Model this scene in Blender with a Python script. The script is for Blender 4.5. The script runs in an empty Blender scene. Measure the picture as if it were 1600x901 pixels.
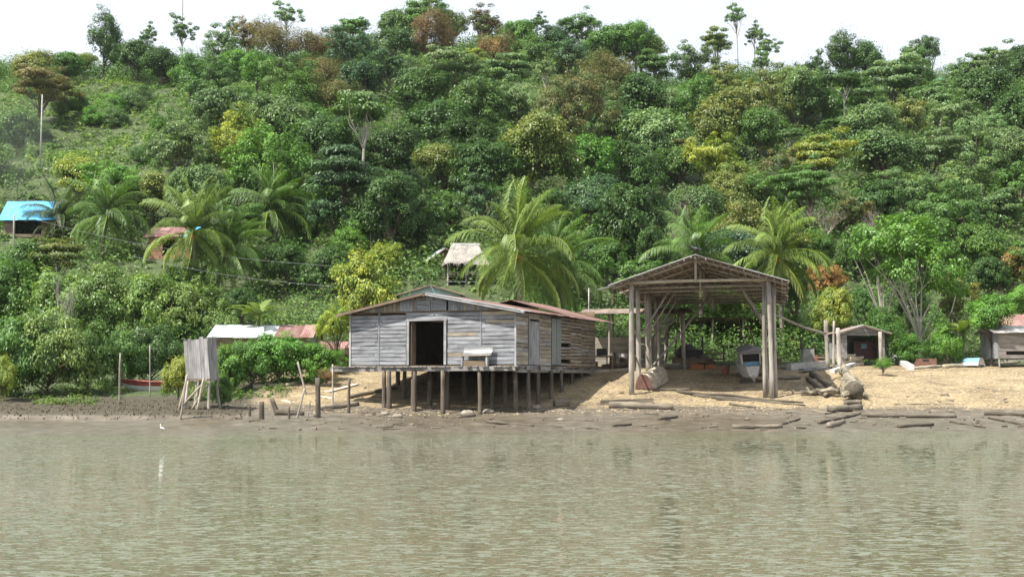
import bpy, math, random
import numpy as np
from mathutils import Vector, Matrix

# ------------------------------------------------------------------ camera, sky, sun, exposure
SC = bpy.context.scene
COL = SC.collection
F, CX, CY, HOR = 2000.0, 800.0, 450.5, 590.5          # focal length etc. in 1600-px frame units
CAMZ = 2.2
PITCH = math.atan((HOR - CY) / F)
cd = bpy.data.cameras.new('camera'); cam = bpy.data.objects.new('camera', cd); COL.objects.link(cam)
cd.sensor_width = 36; cd.lens = F / 1600 * 36; cd.clip_start = 0.1; cd.clip_end = 6000
cam.location = (0, 0, CAMZ); cam.rotation_euler = (math.pi / 2 + PITCH, 0, 0)
SC.camera = cam

SUN_EL = math.radians(57)
SUN_H = Vector((-0.84, -0.54, 0)).normalized()            # horizontal direction towards the sun
w = bpy.data.worlds.new('World'); SC.world = w; w.use_nodes = True
nt = w.node_tree
sky = nt.nodes.new('ShaderNodeTexSky'); sky.sky_type = 'NISHITA'; sky.sun_disc = False
sky.sun_elevation = SUN_EL; sky.sun_rotation = math.atan2(SUN_H.x, SUN_H.y)
sky.air_density = 1.0; sky.dust_density = 4.0; sky.ozone_density = 1.0
bg = nt.nodes['Background']; bg.inputs['Strength'].default_value = 0.13
tcw = nt.nodes.new('ShaderNodeTexCoord'); cn = nt.nodes.new('ShaderNodeTexNoise'); cn.inputs['Scale'].default_value = 2.2; cn.inputs['Detail'].default_value = 6
nt.links.new(tcw.outputs['Generated'], cn.inputs['Vector'])
cr = nt.nodes.new('ShaderNodeValToRGB'); cr.color_ramp.elements[0].position = .3; cr.color_ramp.elements[0].color = (.82, .82, .82, 1); cr.color_ramp.elements[1].position = .7; cr.color_ramp.elements[1].color = (.95, .95, .95, 1)
nt.links.new(cn.outputs[0], cr.inputs['Fac'])
veil = nt.nodes.new('ShaderNodeMix'); veil.data_type = 'RGBA'; veil.inputs[7].default_value = (4.3, 4.55, 4.9, 1)      # thin bright cloud veil
nt.links.new(cr.outputs[0], veil.inputs[0]); nt.links.new(sky.outputs[0], veil.inputs[6]); nt.links.new(veil.outputs[2], bg.inputs['Color'])

sl = bpy.data.lights.new('sun', 'SUN'); sun = bpy.data.objects.new('sun', sl); COL.objects.link(sun)
sl.energy = 5.0; sl.angle = math.radians(0.53); sl.color = (1.0, 0.95, 0.86)
sd = (SUN_H * math.cos(SUN_EL) + Vector((0, 0, math.sin(SUN_EL))))
sun.rotation_euler = sd.to_track_quat('Z', 'Y').to_euler()
sun.location = (-60, -20, 90)

SC.view_settings.view_transform = 'Standard'; SC.view_settings.look = 'None'
SC.view_settings.gamma = 1.0; SC.view_settings.use_curve_mapping = False
SC.view_settings.exposure = 0.95
SC.cycles.max_bounces = 6; SC.cycles.transparent_max_bounces = 6
SC.cycles.diffuse_bounces = 3; SC.cycles.glossy_bounces = 3; SC.cycles.volume_bounces = 1
SC.cycles.use_denoising = True
SC.cycles.sample_clamp_indirect = 6

rng = np.random.default_rng(7)
random.seed(7)
R = random.uniform

# ------------------------------------------------------------------ pixel helpers
_ca, _sa = math.cos(PITCH), math.sin(PITCH)
def P(px, py, Y):
    dx, dy = (px - CX) / F, (CY - py) / F
    d = Vector((dx, _ca - dy * _sa, _sa + dy * _ca))
    return Vector((0, 0, CAMZ)) + d * (Y / d.y)
def XY(px, Y):                      # x for a pixel column at depth Y (level with the horizon)
    return (px - CX) / F * Y

# ------------------------------------------------------------------ ground height
def _hash(i, j, s):
    n = (i * 374761393 + j * 668265263 + s * 1442695041) & 0x7fffffff
    n = ((n ^ (n >> 13)) * 1274126177) & 0x7fffffff
    return ((n ^ (n >> 16)) & 0xffff) / 65535.0
def vnoise(x, y, s=0):
    x = np.asarray(x, float); y = np.asarray(y, float)
    i = np.floor(x).astype(np.int64); j = np.floor(y).astype(np.int64)
    fx, fy = x - i, y - j
    fx = fx * fx * (3 - 2 * fx); fy = fy * fy * (3 - 2 * fy)
    a, b, c, d = _hash(i, j, s), _hash(i + 1, j, s), _hash(i, j + 1, s), _hash(i + 1, j + 1, s)
    return (a + (b - a) * fx) * (1 - fy) + (c + (d - c) * fx) * fy
def fbm(x, y, s=0, o=3):
    t = 0; a = .5; n = 0
    for k in range(o):
        t = t + a * vnoise(np.asarray(x) * 2 ** k, np.asarray(y) * 2 ** k, s + k); n += a; a *= .5
    return t / n - .5
def sst(a, b, x):
    t = np.clip((np.asarray(x, float) - a) / (b - a), 0, 1); return t * t * (3 - 2 * t)

YR = [30, 46, 52.4, 56, 60, 63, 66.6, 70, 74, 80, 88]
ZR = [-1.6, -.35, 0.0, .2, .42, .62, 1.25, 2.02, 2.6, 2.95, 3.4]
YL = [30, 46, 50.5, 56, 60.0, 60.7, 62.5, 66, 72, 80, 88]
ZL = [-1.5, -.25, 0.0, .13, .24, .66, .8, 1.02, 1.5, 2.3, 3.4]
RU = [-4000, -600, 0, 150, 300, 420, 560, 700, 850, 960, 1050, 1150, 1300, 1450, 1600, 2200, 6000]
RP = [330, 140, 112, 108, 98, 84, 76, 74, 78, 100, 138, 124, 128, 132, 128, 190, 360]
YRIDGE = 220.0
def gz(x, Y):
    x = np.asarray(x, float); Y = np.asarray(Y, float)
    u = CX + F * x / np.maximum(Y, 20)
    wv = fbm(x * .22, Y * .05, 31, 3)
    Yl = Y + wv * 2.6 * (1 - sst(62, 70, Y)) * sst(50, 57, Y)
    zl = np.interp(Yl, YL, ZL); zr_ = np.interp(Y + fbm(x * .15, Y * .1, 41, 2) * 1.2, YR, ZR)
    k = sst(335, 415, u)
    z = zl * (1 - k) + zr_ * k
    z = z + .30 * sst(1090, 1260, u) * np.exp(-((Y - 66.0) / 4.0) ** 2)
    z = z - .10 * np.exp(-((u - 660) / 130) ** 2) * np.exp(-((Y - 61.5) / 2.5) ** 2)
    near = sst(50, 54, Y) * (1 - sst(86, 96, Y))
    z = z + near * (fbm(x * .9, Y * .9, 3, 3) * .12 + fbm(x * 4, Y * 3, 5, 3) * .05)
    z = z + near * (1 - k) * (fbm(x * 2.2, Y * 2.2, 9, 3) * .22) * sst(59.4, 60.6, Yl)
    rz = CAMZ + (HOR - np.interp(u, RU, RP)) / F * YRIDGE
    t = np.clip((Y - 88) / (YRIDGE - 88), 0, 1)
    zh = 3.4 + (rz - 3.4) * t + fbm(x * .07, Y * .07, 17, 3) * 5.0 * sst(90, 120, Y)
    zh = zh - np.clip(Y - YRIDGE, 0, 150) * .28
    return np.where(Y > 88, np.maximum(zh, 3.0), z)
def gzs(x, Y): return float(gz(x, Y))
def G(px, py, y0=49.0, y1=120.0):                        # where the pixel's ray meets the ground
    Ys = np.linspace(y0, y1, 700)[1:]; d = P(px, py, 1.0) - Vector((0, 0, CAMZ))
    X = d.x * Ys; hit = np.nonzero(CAMZ + d.z * Ys <= gz(X, Ys))[0]
    i = hit[0] if len(hit) else int(np.argmin(np.abs(Ys - y0 - 20)))
    return Vector((X[i], Ys[i], gzs(X[i], Ys[i])))

# ------------------------------------------------------------------ materials
def nm(name):
    m = bpy.data.materials.new(name); m.use_nodes = True
    t = m.node_tree; return m, t, t.nodes['Principled BSDF']
def nd(t, typ, **kw):
    n = t.nodes.new(typ)
    for k, v in kw.items():
        if k.startswith('_'): setattr(n, k[1:], v)
        else:
            i = n.inputs[int(k[1:])] if k[0] == 'i' and k[1:].isdigit() else n.inputs[k.replace('__', ' ')]
            if hasattr(v, 'links') or isinstance(v, bpy.types.NodeSocket): t.links.new(v, i)
            else: i.default_value = v
    return n
def ramp(t, fac, stops):
    r = nd(t, 'ShaderNodeValToRGB', Fac=fac); e = r.color_ramp.elements
    while len(e) < len(stops): e.new(.5)
    for el, (p, c) in zip(e, stops): el.position = p; el.color = (*c, 1)
    return r.outputs['Color']
def mixc(t, fac, a, b, mode='MIX'):
    n = t.nodes.new('ShaderNodeMix'); n.data_type = 'RGBA'; n.blend_type = mode
    for s, v in ((0, fac), (6, a), (7, b)):
        if isinstance(v, bpy.types.NodeSocket): t.links.new(v, n.inputs[s])
        else: n.inputs[s].default_value = (*v, 1) if isinstance(v, tuple) and len(v) == 3 else v
    return n.outputs[2]
def mth(t, op, a, b=0.0, c=None):
    n = t.nodes.new('ShaderNodeMath'); n.operation = op
    for i, v in enumerate((a, b, c)):
        if v is None: continue
        if isinstance(v, bpy.types.NodeSocket): t.links.new(v, n.inputs[i])
        else: n.inputs[i].default_value = v
    return n.outputs[0]
def objvec(t, scale):
    tc = nd(t, 'ShaderNodeTexCoord'); oi = nd(t, 'ShaderNodeObjectInfo')
    mp = nd(t, 'ShaderNodeMapping', Vector=tc.outputs['Object']); mp.inputs['Scale'].default_value = scale
    r = mth(t, 'MULTIPLY', oi.outputs['Random'], 40)
    cx = nd(t, 'ShaderNodeCombineXYZ', X=r, Y=r, Z=r)
    return nd(t, 'ShaderNodeVectorMath', i0=mp.outputs[0], i1=cx.outputs[0]).outputs[0], oi, tc

def wood(name, c1, c2, axis='x', rough=.85, stain=.45, var=.35):
    m, t, b = nm(name)
    s = {'x': (.9, 16, 16), 'z': (9, 9, .8), 'n': (5, 5, 5)}[axis]
    v, oi, tc = objvec(t, s)
    n = nd(t, 'ShaderNodeTexNoise', Vector=v, Scale=1.0, Detail=6.0, Roughness=.62)
    col = ramp(t, n.outputs[0], [(.28, c2), (.52, tuple((a + b_) / 2 for a, b_ in zip(c1, c2))), (.72, c1)])
    v2, _, _ = objvec(t, (1.3, 1.3, 1.3))
    n2 = nd(t, 'ShaderNodeTexNoise', Vector=v2, Scale=1.2, Detail=5.0)
    st = mth(t, 'MULTIPLY', ramp(t, n2.outputs[0], [(.42, (0, 0, 0)), (.68, (1, 1, 1))]), stain)
    col = mixc(t, st, col, tuple(c * .42 for c in c2))
    br = mth(t, 'MULTIPLY_ADD', oi.outputs['Random'], var, 1 - var / 2)
    hv = nd(t, 'ShaderNodeHueSaturation', Color=col, Value=br)
    col = mixc(t, 1.0, hv.outputs[0], oi.outputs['Color'], 'MULTIPLY')
    t.links.new(col, b.inputs['Base Color']); b.inputs['Roughness'].default_value = rough
    b.inputs['Specular IOR Level'].default_value = .25
    bp = nd(t, 'ShaderNodeBump', Height=n.outputs[0], Strength=.45, Distance=.01)
    t.links.new(bp.outputs[0], b.inputs['Normal']); return m
def metal_sheet(name, c1, c2, rough=.5, metallic=.15, amt=(.4, .62)):
    m, t, b = nm(name)
    v, oi, tc = objvec(t, (1.6, .5, 1.6))
    n = nd(t, 'ShaderNodeTexNoise', Vector=v, Scale=1.1, Detail=7.0, Roughness=.65)
    col = ramp(t, n.outputs[0], [(amt[0], c1), (amt[1], c2)])
    br = mth(t, 'MULTIPLY_ADD', oi.outputs['Random'], .5, .75)
    hv = nd(t, 'ShaderNodeHueSaturation', Color=col, Value=br)
    col = mixc(t, 1.0, hv.outputs[0], oi.outputs['Color'], 'MULTIPLY')
    t.links.new(col, b.inputs['Base Color']); b.inputs['Roughness'].default_value = rough
    b.inputs['Metallic'].default_value = metallic
    return m
def plain(name, c, rough=.7, var=.25, scale=4.0, metallic=0.0):
    m, t, b = nm(name)
    v, oi, tc = objvec(t, (1, 1, 1))
    n = nd(t, 'ShaderNodeTexNoise', Vector=v, Scale=scale, Detail=5.0)
    col = ramp(t, n.outputs[0], [(.3, tuple(x * (1 - var) for x in c)), (.7, tuple(min(1, x * (1 + var)) for x in c))])
    col = mixc(t, 1.0, col, oi.outputs['Color'], 'MULTIPLY')
    t.links.new(col, b.inputs['Base Color']); b.inputs['Roughness'].default_value = rough
    b.inputs['Metallic'].default_value = metallic
    bp = nd(t, 'ShaderNodeBump', Height=n.outputs[0], Strength=.3, Distance=.02)
    t.links.new(bp.outputs[0], b.inputs['Normal']); return m
def leafmat(name, trans=.24, rough=.44, base=(1, 1, 1), world_var=False):
    m, t, b = nm(name)
    at = nd(t, 'ShaderNodeAttribute', _attribute_name='tint')
    oi = nd(t, 'ShaderNodeObjectInfo')
    r = ramp(t, at.outputs['Fac'], [(0, (.55, .62, .55)), (.5, (1, 1, 1)), (.86, (1.35, 1.25, .95)), (1, (1.9, 1.55, .9))])
    hu = nd(t, 'ShaderNodeAttribute', _attribute_name='hue').outputs['Fac']
    oc = mixc(t, mth(t, 'MULTIPLY', ramp(t, hu, [(.36, (1, 1, 1)), (.56, (0, 0, 0))]), .6), oi.outputs['Color'], (.085, .15, .038))
    oc = mixc(t, 1.0, oc, ramp(t, hu, [(.25, (.82, .95, .95)), (.5, (1, 1, 1)), (.75, (1.18, 1.08, .85))]), 'MULTIPLY')
    col = mixc(t, 1.0, oc, r, 'MULTIPLY')
    if world_var:
        g = nd(t, 'ShaderNodeNewGeometry')
        n = nd(t, 'ShaderNodeTexNoise', Vector=g.outputs['Position'], Scale=.11, Detail=4.0)
        col = mixc(t, 1.0, col, ramp(t, n.outputs[0], [(.3, (.55, .75, .5)), (.5, (1, 1, 1)), (.7, (1.45, 1.3, 1.05))]), 'MULTIPLY')
    col = mixc(t, 1.0, col, tuple(x * y for x, y in zip(base, (1.14, 1.10, .95))), 'MULTIPLY')
    t.links.new(col, b.inputs['Base Color']); b.inputs['Roughness'].default_value = rough
    b.inputs['Specular IOR Level'].default_value = .32
    tr = nd(t, 'ShaderNodeBsdfTranslucent', Color=mixc(t, 1.0, col, (1.25, 1.35, .6), 'MULTIPLY'))
    mx = nd(t, 'ShaderNodeMixShader', Fac=trans, i1=b.outputs[0], i2=tr.outputs[0])
    t.links.new(mx.outputs[0], t.nodes['Material Output'].inputs['Surface']); return m

M = {}
M['grey_wood'] = wood('weathered_grey_wood', (.40, .40, .40), (.165, .165, .172), var=.25)
M['tan_wood'] = wood('weathered_tan_wood', (.41, .375, .325), (.19, .17, .148))
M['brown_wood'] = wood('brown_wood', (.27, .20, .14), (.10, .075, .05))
M['pale_wood'] = wood('pale_sawn_wood', (.60, .53, .42), (.36, .29, .21))
M['orange_wood'] = wood('fresh_red_timber', (.40, .17, .065), (.24, .09, .035))
M['pole'] = wood('grey_pole', (.52, .48, .42), (.20, .175, .15), axis='z')
M['pile'] = wood('wet_pile', (.19, .16, .125), (.06, .05, .04), axis='z')
M['log'] = wood('drift_log', (.30, .26, .20), (.09, .075, .058), axis='x')
M['wetlog'] = wood('wet_log', (.17, .145, .11), (.05, .042, .033), axis='x')
M['palelog'] = wood('bleached_log', (.52, .47, .37), (.22, .18, .13), axis='x')
M['bark'] = wood('bark', (.20, .165, .125), (.08, .065, .05), axis='z')
M['palebark'] = wood('pale_bark', (.48, .45, .39), (.26, .24, .20), axis='z', stain=.2)
M['deadbark'] = wood('dead_twigs', (.36, .30, .26), (.20, .16, .14), axis='z', stain=.1)
M['palmbark'] = wood('palm_bark', (.30, .27, .22), (.14, .12, .10), axis='n')
M['rust_roof'] = metal_sheet('rusty_red_roof', (.13, .058, .045), (.23, .15, .125), .6, .05)
M['grey_roof'] = metal_sheet('old_zinc_roof', (.50, .51, .52), (.26, .22, .19), .45, .35)
M['white_roof'] = metal_sheet('pale_zinc_roof', (.62, .66, .70), (.46, .47, .48), .4, .3)
M['brown_sheet'] = metal_sheet('dull_brown_sheet', (.27, .21, .165), (.16, .12, .095), .8, .0)
M['red_zinc'] = metal_sheet('maroon_zinc', (.19, .08, .07), (.30, .19, .17), .6, .1)
M['black'] = plain('dull_black', (.03, .027, .025), .8)
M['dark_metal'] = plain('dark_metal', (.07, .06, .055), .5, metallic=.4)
M['rust'] = plain('rusty_iron', (.10, .045, .028), .8, .4)
M['white_paint'] = plain('chalky_white_paint', (.66, .66, .64), .6, .15)
M['blue_paint'] = plain('faded_blue_paint', (.20, .38, .50), .55, .2)
M['canoe_end'] = plain('dull_red_end_grain', (.15, .075, .06), .8, .3)
M['red_paint'] = plain('faded_red_paint', (.27, .06, .048), .55, .25)
M['paleblue'] = plain('pale_blue_boards', (.42, .53, .58), .7, .15)
M['greenpanel'] = plain('grey_green_panel', (.20, .225, .22), .7, .15)
M['tarp'] = plain('blue_tarp', (.10, .42, .75), .45, .2, 2.0)
M['teal'] = plain('teal_tarp', (.15, .55, .5), .5, .2, 2.0)
M['thatch'] = wood('old_thatch', (.50, .47, .42), (.22, .20, .18), axis='z')
M['concrete'] = plain('grey_concrete', (.36, .35, .33), .9, .25)
M['rock'] = plain('muddy_rock', (.24, .21, .17), .85, .35)
M['brick'] = plain('burnt_brick', (.24, .10, .065), .85, .3)
M['plastic'] = plain('pale_plastic', (.11, .115, .12), .4, .12)
M['feather'] = plain('white_feathers', (.78, .78, .76), .7, .06)
M['blackfeather'] = plain('black_feathers', (.02, .02, .022), .6, .2)
M['bill'] = plain('yellow_bill', (.55, .36, .06), .5, .1)
M['coconut'] = plain('coconut_husk', (.42, .20, .06), .6, .3)
M['leaf'] = leafmat('leaf')
M['dryleaf'] = leafmat('dry_leaf', .2, .7)
M['palm'] = leafmat('palm_leaflet', .28, .45)
M['under'] = leafmat('undergrowth_leaf', .22, .6, world_var=True)
M['cable'] = plain('cable', (.22, .23, .24), .5, .1)

def ground_mat():
    m, t, b = nm('shore_ground')
    g = nd(t, 'ShaderNodeNewGeometry'); pos = g.outputs['Position']
    A = lambda n: nd(t, 'ShaderNodeAttribute', _attribute_name=n).outputs['Fac']
    # gravel and coarse sand
    vo = nd(t, 'ShaderNodeTexVoronoi', Vector=pos, Scale=9.0)
    n1 = nd(t, 'ShaderNodeTexNoise', Vector=pos, Scale=14.0, Detail=6.0, Roughness=.7)
    n2 = nd(t, 'ShaderNodeTexNoise', Vector=pos, Scale=.55, Detail=5.0, Roughness=.6)
    gr = ramp(t, n1.outputs[0], [(.3, (.10, .076, .046)), (.5, (.255, .20, .115)), (.72, (.39, .325, .215))])
    gr = mixc(t, .35, gr, ramp(t, nd(t, 'ShaderNodeSeparateColor', Color=vo.outputs['Color']).outputs[0],
              [(0, (.06, .045, .03)), (.5, (.235, .18, .10)), (1, (.48, .41, .29))]))
    gr = mixc(t, 1.0, gr, ramp(t, n2.outputs[0], [(.34, (.62, .60, .58)), (.5, (.95, .94, .93)), (.64, (1.15, 1.13, 1.1))]), 'MULTIPLY')
    # mud
    n3 = nd(t, 'ShaderNodeTexNoise', Vector=pos, Scale=1.6, Detail=8.0, Roughness=.68)
    mud = ramp(t, n3.outputs[0], [(.3, (.06, .05, .035)), (.5, (.112, .094, .068)), (.7, (.175, .15, .113))])
    soil = ramp(t, n3.outputs[0], [(.3, (.03, .042, .016)), (.55, (.06, .085, .03)), (.78, (.11, .10, .045))])
    bank = ramp(t, n1.outputs[0], [(.3, (.022, .019, .012)), (.5, (.055, .047, .03)), (.72, (.11, .095, .06))])
    jit = mth(t, 'MULTIPLY_ADD', n3.outputs[0], .9, -.45)
    def soft(n): return mth(t, 'MULTIPLY', 1.0, nd(t, 'ShaderNodeClamp', Value=mth(t, 'MULTIPLY_ADD', mth(t, 'ADD', A(n), jit), 2.0, -.5)).outputs[0])
    col = mixc(t, soft('gravel'), mud, gr)
    col = mixc(t, soft('bank'), col, bank)
    col = mixc(t, soft('soil'), col, soil)
    t.links.new(col, b.inputs['Base Color'])
    wet = A('wet')
    t.links.new(mth(t, 'MULTIPLY_ADD', wet, -.62, .92), b.inputs['Roughness'])
    b.inputs['Specular IOR Level'].default_value = .4
    h = mth(t, 'ADD', n1.outputs[0], vo.outputs['Distance'])
    bs = mth(t, 'MULTIPLY_ADD', wet, -.35, .6)
    bp = nd(t, 'ShaderNodeBump', Height=h, Distance=.05, Strength=bs)
    t.links.new(bp.outputs[0], b.inputs['Normal']); return m

def water_mat():
    m, t, b = nm('river_water')
    g = nd(t, 'ShaderNodeNewGeometry'); pos = g.outputs['Position']
    def slopes(sc, det, rot):
        mp = nd(t, 'ShaderNodeMapping', Vector=pos); mp.inputs['Scale'].default_value = sc; mp.inputs['Rotation'].default_value = (0, 0, rot)
        n = nd(t, 'ShaderNodeTexNoise', Vector=mp.outputs[0], Scale=1.0, Detail=det, Roughness=.55, Distortion=.25)
        return nd(t, 'ShaderNodeVectorMath', _operation='SUBTRACT', i0=n.outputs['Color'], i1=(.5, .5, .5)).outputs[0]
    gust = nd(t, 'ShaderNodeTexNoise', Vector=pos, Scale=.16, Detail=3.0)
    amp = mth(t, 'MULTIPLY_ADD', gust.outputs[0], 2.2, .1)
    s1 = nd(t, 'ShaderNodeVectorMath', _operation='MULTIPLY', i0=slopes((5.5, 13.0, 1), 2.5, .10), i1=(.6, 1.55, 0)).outputs[0]
    s2 = nd(t, 'ShaderNodeVectorMath', _operation='MULTIPLY', i0=slopes((2.2, 4.4, 1), 2.0, -.2), i1=(.3, .65, 0)).outputs[0]
    sm = nd(t, 'ShaderNodeVectorMath', _operation='ADD', i0=s1, i1=s2).outputs[0]
    sc_ = nd(t, 'ShaderNodeVectorMath', _operation='SCALE', i0=sm); t.links.new(amp, sc_.inputs['Scale'])
    nn = nd(t, 'ShaderNodeVectorMath', _operation='ADD', i0=sc_.outputs[0], i1=(0, 0, 1)).outputs[0]
    nn = nd(t, 'ShaderNodeVectorMath', _operation='NORMALIZE', i0=nn).outputs[0]
    n4 = nd(t, 'ShaderNodeTexNoise', Vector=pos, Scale=.05, Detail=3.0)
    col = ramp(t, n4.outputs[0], [(.3, (.096, .108, .056)), (.7, (.120, .116, .070))])
    t.links.new(col, b.inputs['Base Color'])
    b.inputs['Roughness'].default_value = .025; b.inputs['IOR'].default_value = 1.55
    t.links.new(nn, b.inputs['Normal']); return m

# ------------------------------------------------------------------ mesh helpers
class MB:
    def __init__(s): s.v = []; s.f = []
    def box(s, c, size, M3=None, jit=0):
        c = Vector(c); n = len(s.v); hx, hy, hz = (x / 2 for x in size)
        for x, y, z in ((-1,-1,-1),(1,-1,-1),(1,1,-1),(-1,1,-1),(-1,-1,1),(1,-1,1),(1,1,1),(-1,1,1)):
            p = Vector((x * hx + R(-jit, jit), y * hy + R(-jit, jit), z * hz + R(-jit, jit)))
            s.v.append(c + (M3 @ p if M3 else p))
        s.f += [tuple(n + i for i in q) for q in ((0,3,2,1),(4,5,6,7),(0,1,5,4),(1,2,6,5),(2,3,7,6),(3,0,4,7))]
        return s
    def beam(s, a, b, wd, th, up=Vector((0, 0, 1)), jit=0):      # square section from a to b
        a, b = Vector(a), Vector(b); M3 = frame(b - a, up)
        return s.box((a + b) / 2, ((b - a).length, th, wd), M3, jit)
    def tube(s, pts, rad, n=7, cap=True, rough=0):
        pts = [Vector(p) for p in pts]; n0 = len(s.v); ref = Vector((.3, .2, 1)).normalized()
        for i, p in enumerate(pts):
            d = (pts[min(i + 1, len(pts) - 1)] - pts[max(i - 1, 0)])
            d = d.normalized() if d.length > 1e-9 else Vector((0, 0, 1))
            if abs(d.dot(ref)) > .95: ref2 = Vector((1, 0, 0))
            else: ref2 = ref
            a = d.cross(ref2).normalized(); b = d.cross(a)
            for k in range(n):
                th = 2 * math.pi * k / n; r = rad[i] * (1 + R(-rough, rough))
                s.v.append(p + (a * math.cos(th) + b * math.sin(th)) * r)
        for i in range(len(pts) - 1):
            for k in range(n):
                a0 = n0 + i * n + k; a1 = n0 + i * n + (k + 1) % n
                s.f.append((a0, a1, a1 + n, a0 + n))
        if cap:
            s.f.append(tuple(n0 + k for k in range(n))[::-1]); e = n0 + (len(pts) - 1) * n
            s.f.append(tuple(e + k for k in range(n)))
        return s
    def poly(s, pts):
        n = len(s.v); s.v += [Vector(p) for p in pts]; s.f.append(tuple(range(n, n + len(pts)))); return s
    def prism(s, pts, off):                                       # polygon extruded by a vector
        n = len(s.v); k = len(pts); off = Vector(off)
        s.v += [Vector(p) for p in pts] + [Vector(p) + off for p in pts]
        s.f.append(tuple(range(n, n + k))[::-1]); s.f.append(tuple(range(n + k, n + 2 * k)))
        for i in range(k): s.f.append((n + i, n + (i + 1) % k, n + k + (i + 1) % k, n + k + i))
        return s
    def mesh(s, name, mat=None, smooth=False):
        me = bpy.data.meshes.new(name); me.from_pydata([tuple(v) for v in s.v], [], s.f)
        if mat: me.materials.append(mat)
        if smooth: me.polygons.foreach_set('use_smooth', [True] * len(me.polygons))
        me.update(); return me
    def build(s, name, mat, parent=None, smooth=False, loc=None):
        return obj(name, s.mesh(name, mat, smooth), parent, loc)
def frame(d, up=Vector((0, 0, 1))):                               # local x along d, local z near up
    x = Vector(d).normalized(); up = Vector(up)
    if abs(x.dot(up.normalized())) > .98: up = Vector((0, 1, 0))
    y = up.cross(x).normalized(); z = x.cross(y)
    return Matrix((x, y, z)).transposed()
def obj(name, me, parent=None, loc=None, mat4=None, color=None):
    o = bpy.data.objects.new(name, me); COL.objects.link(o)
    if parent is not None: o.parent = parent
    if mat4 is not None: o.matrix_local = mat4
    elif loc is not None: o.location = loc
    if color: o.color = (*color, 1)
    return o
def tag(o, label=None, cat=None, group=None, kind=None):
    if label: o['label'] = label
    if cat: o['category'] = cat
    if group: o['group'] = group
    if kind: o['kind'] = kind
    return o
def empty(name, loc, rz=0, label=None, cat=None, group=None, scale=1):
    o = bpy.data.objects.new(name, None); COL.objects.link(o)
    o.location = loc; o.rotation_euler = (0, 0, rz); o.empty_display_size = .2
    o.scale = (scale,) * 3 if not isinstance(scale, tuple) else scale
    return tag(o, label, cat, group)
def plank(name, parent, a, b, wd, th, mat, up=Vector((0, 0, 1)), color=None, wav=.008, segs=3):
    """a board of its own from a to b (in the parent's space); local x runs along it"""
    a, b = Vector(a), Vector(b); L = (b - a).length; m = MB()
    for i in range(segs + 1):
        x = -L / 2 + L * i / segs; e1 = R(-wav, wav); e2 = R(-wav, wav); dx = R(-.012, .012) if i in (0, segs) else 0
        m.v += [Vector((x + dx, -th / 2, -wd / 2 + e1)), Vector((x + dx, th / 2, -wd / 2 + e1)),
                Vector((x + dx, th / 2, wd / 2 + e2)), Vector((x + dx, -th / 2, wd / 2 + e2))]
    for i in range(segs):
        n = i * 4
        for k in range(4): m.f.append((n + k, n + (k + 1) % 4, n + 4 + (k + 1) % 4, n + 4 + k))
    m.f.append((0, 3, 2, 1)); n = segs * 4; m.f.append((n, n + 1, n + 2, n + 3))
    mat4 = Matrix.Translation((a + b) / 2) @ frame(b - a, up).to_4x4()
    return obj(name, m.mesh(name, mat), parent, mat4=mat4, color=color)
def pole(name, parent, a, b, r0, r1, mat, bend=.03, n=7, segs=5, smooth=True):
    a, b = Vector(a), Vector(b); L = (b - a).length
    d = (b - a).normalized(); q = frame(d)
    o1, o2 = R(-1, 1) * bend * L, R(-1, 1) * bend * L
    pts = []; rad = []
    for i in range(segs + 1):
        t = i / segs; k = math.sin(math.pi * t)
        pts.append(Vector((0, o1 * k, o2 * k)) + Vector((L * t, 0, 0))); rad.append((r0 + (r1 - r0) * t) * R(.93, 1.07))
    m = MB().tube([q @ p for p in pts], rad, n)
    return m.build(name, mat, parent, smooth, a)
def sheet_mesh(name, wd, L, mat, per=.13, amp=.018, rows=3):
    """corrugated sheet: local x across the waves, local y down the slope, z up"""
    m = MB(); n = max(6, int(wd / per * 4))
    for j in range(rows + 1):
        for i in range(n + 1):
            x = wd * i / n
            m.v.append(Vector((x, L * j / rows, amp * math.sin(2 * math.pi * x / per))))
    for j in range(rows):
        for i in range(n):
            a = j * (n + 1) + i; m.f.append((a, a + 1, a + n + 2, a + n + 1))
    return m.mesh(name, mat, True)
def roof_sheets(parent, A, ridge, down, n, wd, L, mats, name='roof_sheet', over=1.06, skip=(), ragged=.06, amp=.018):
    """n sheets side by side along `ridge` from A; returns them"""
    ridge, down = Vector(ridge).normalized(), Vector(down).normalized(); A = Vector(A)
    cache = {}; out = []
    for i in range(n):
        if i in skip: continue
        mt = mats(i) if callable(mats) else mats
        if mt.name not in cache: cache[mt.name] = sheet_mesh(name, wd * over, L, mt, amp=amp)
        y = (down + ridge * R(-.008, .008)).normalized(); z = ridge.cross(y).normalized()
        if z.z < 0: z = -z
        x = y.cross(z).normalized()
        if x.dot(ridge) > 0: org = A + ridge * wd * i
        else: org = A + ridge * wd * (i + 1)
        org = org + down * R(-ragged, ragged) + z * (.012 * (i % 2) + R(0, .01))
        mat4 = Matrix.Translation(org) @ Matrix((x, y, z)).transposed().to_4x4()
        out.append(obj(name, cache[mt.name], parent, mat4=mat4, color=(R(.85, 1.1),) * 3))
    return out

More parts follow.
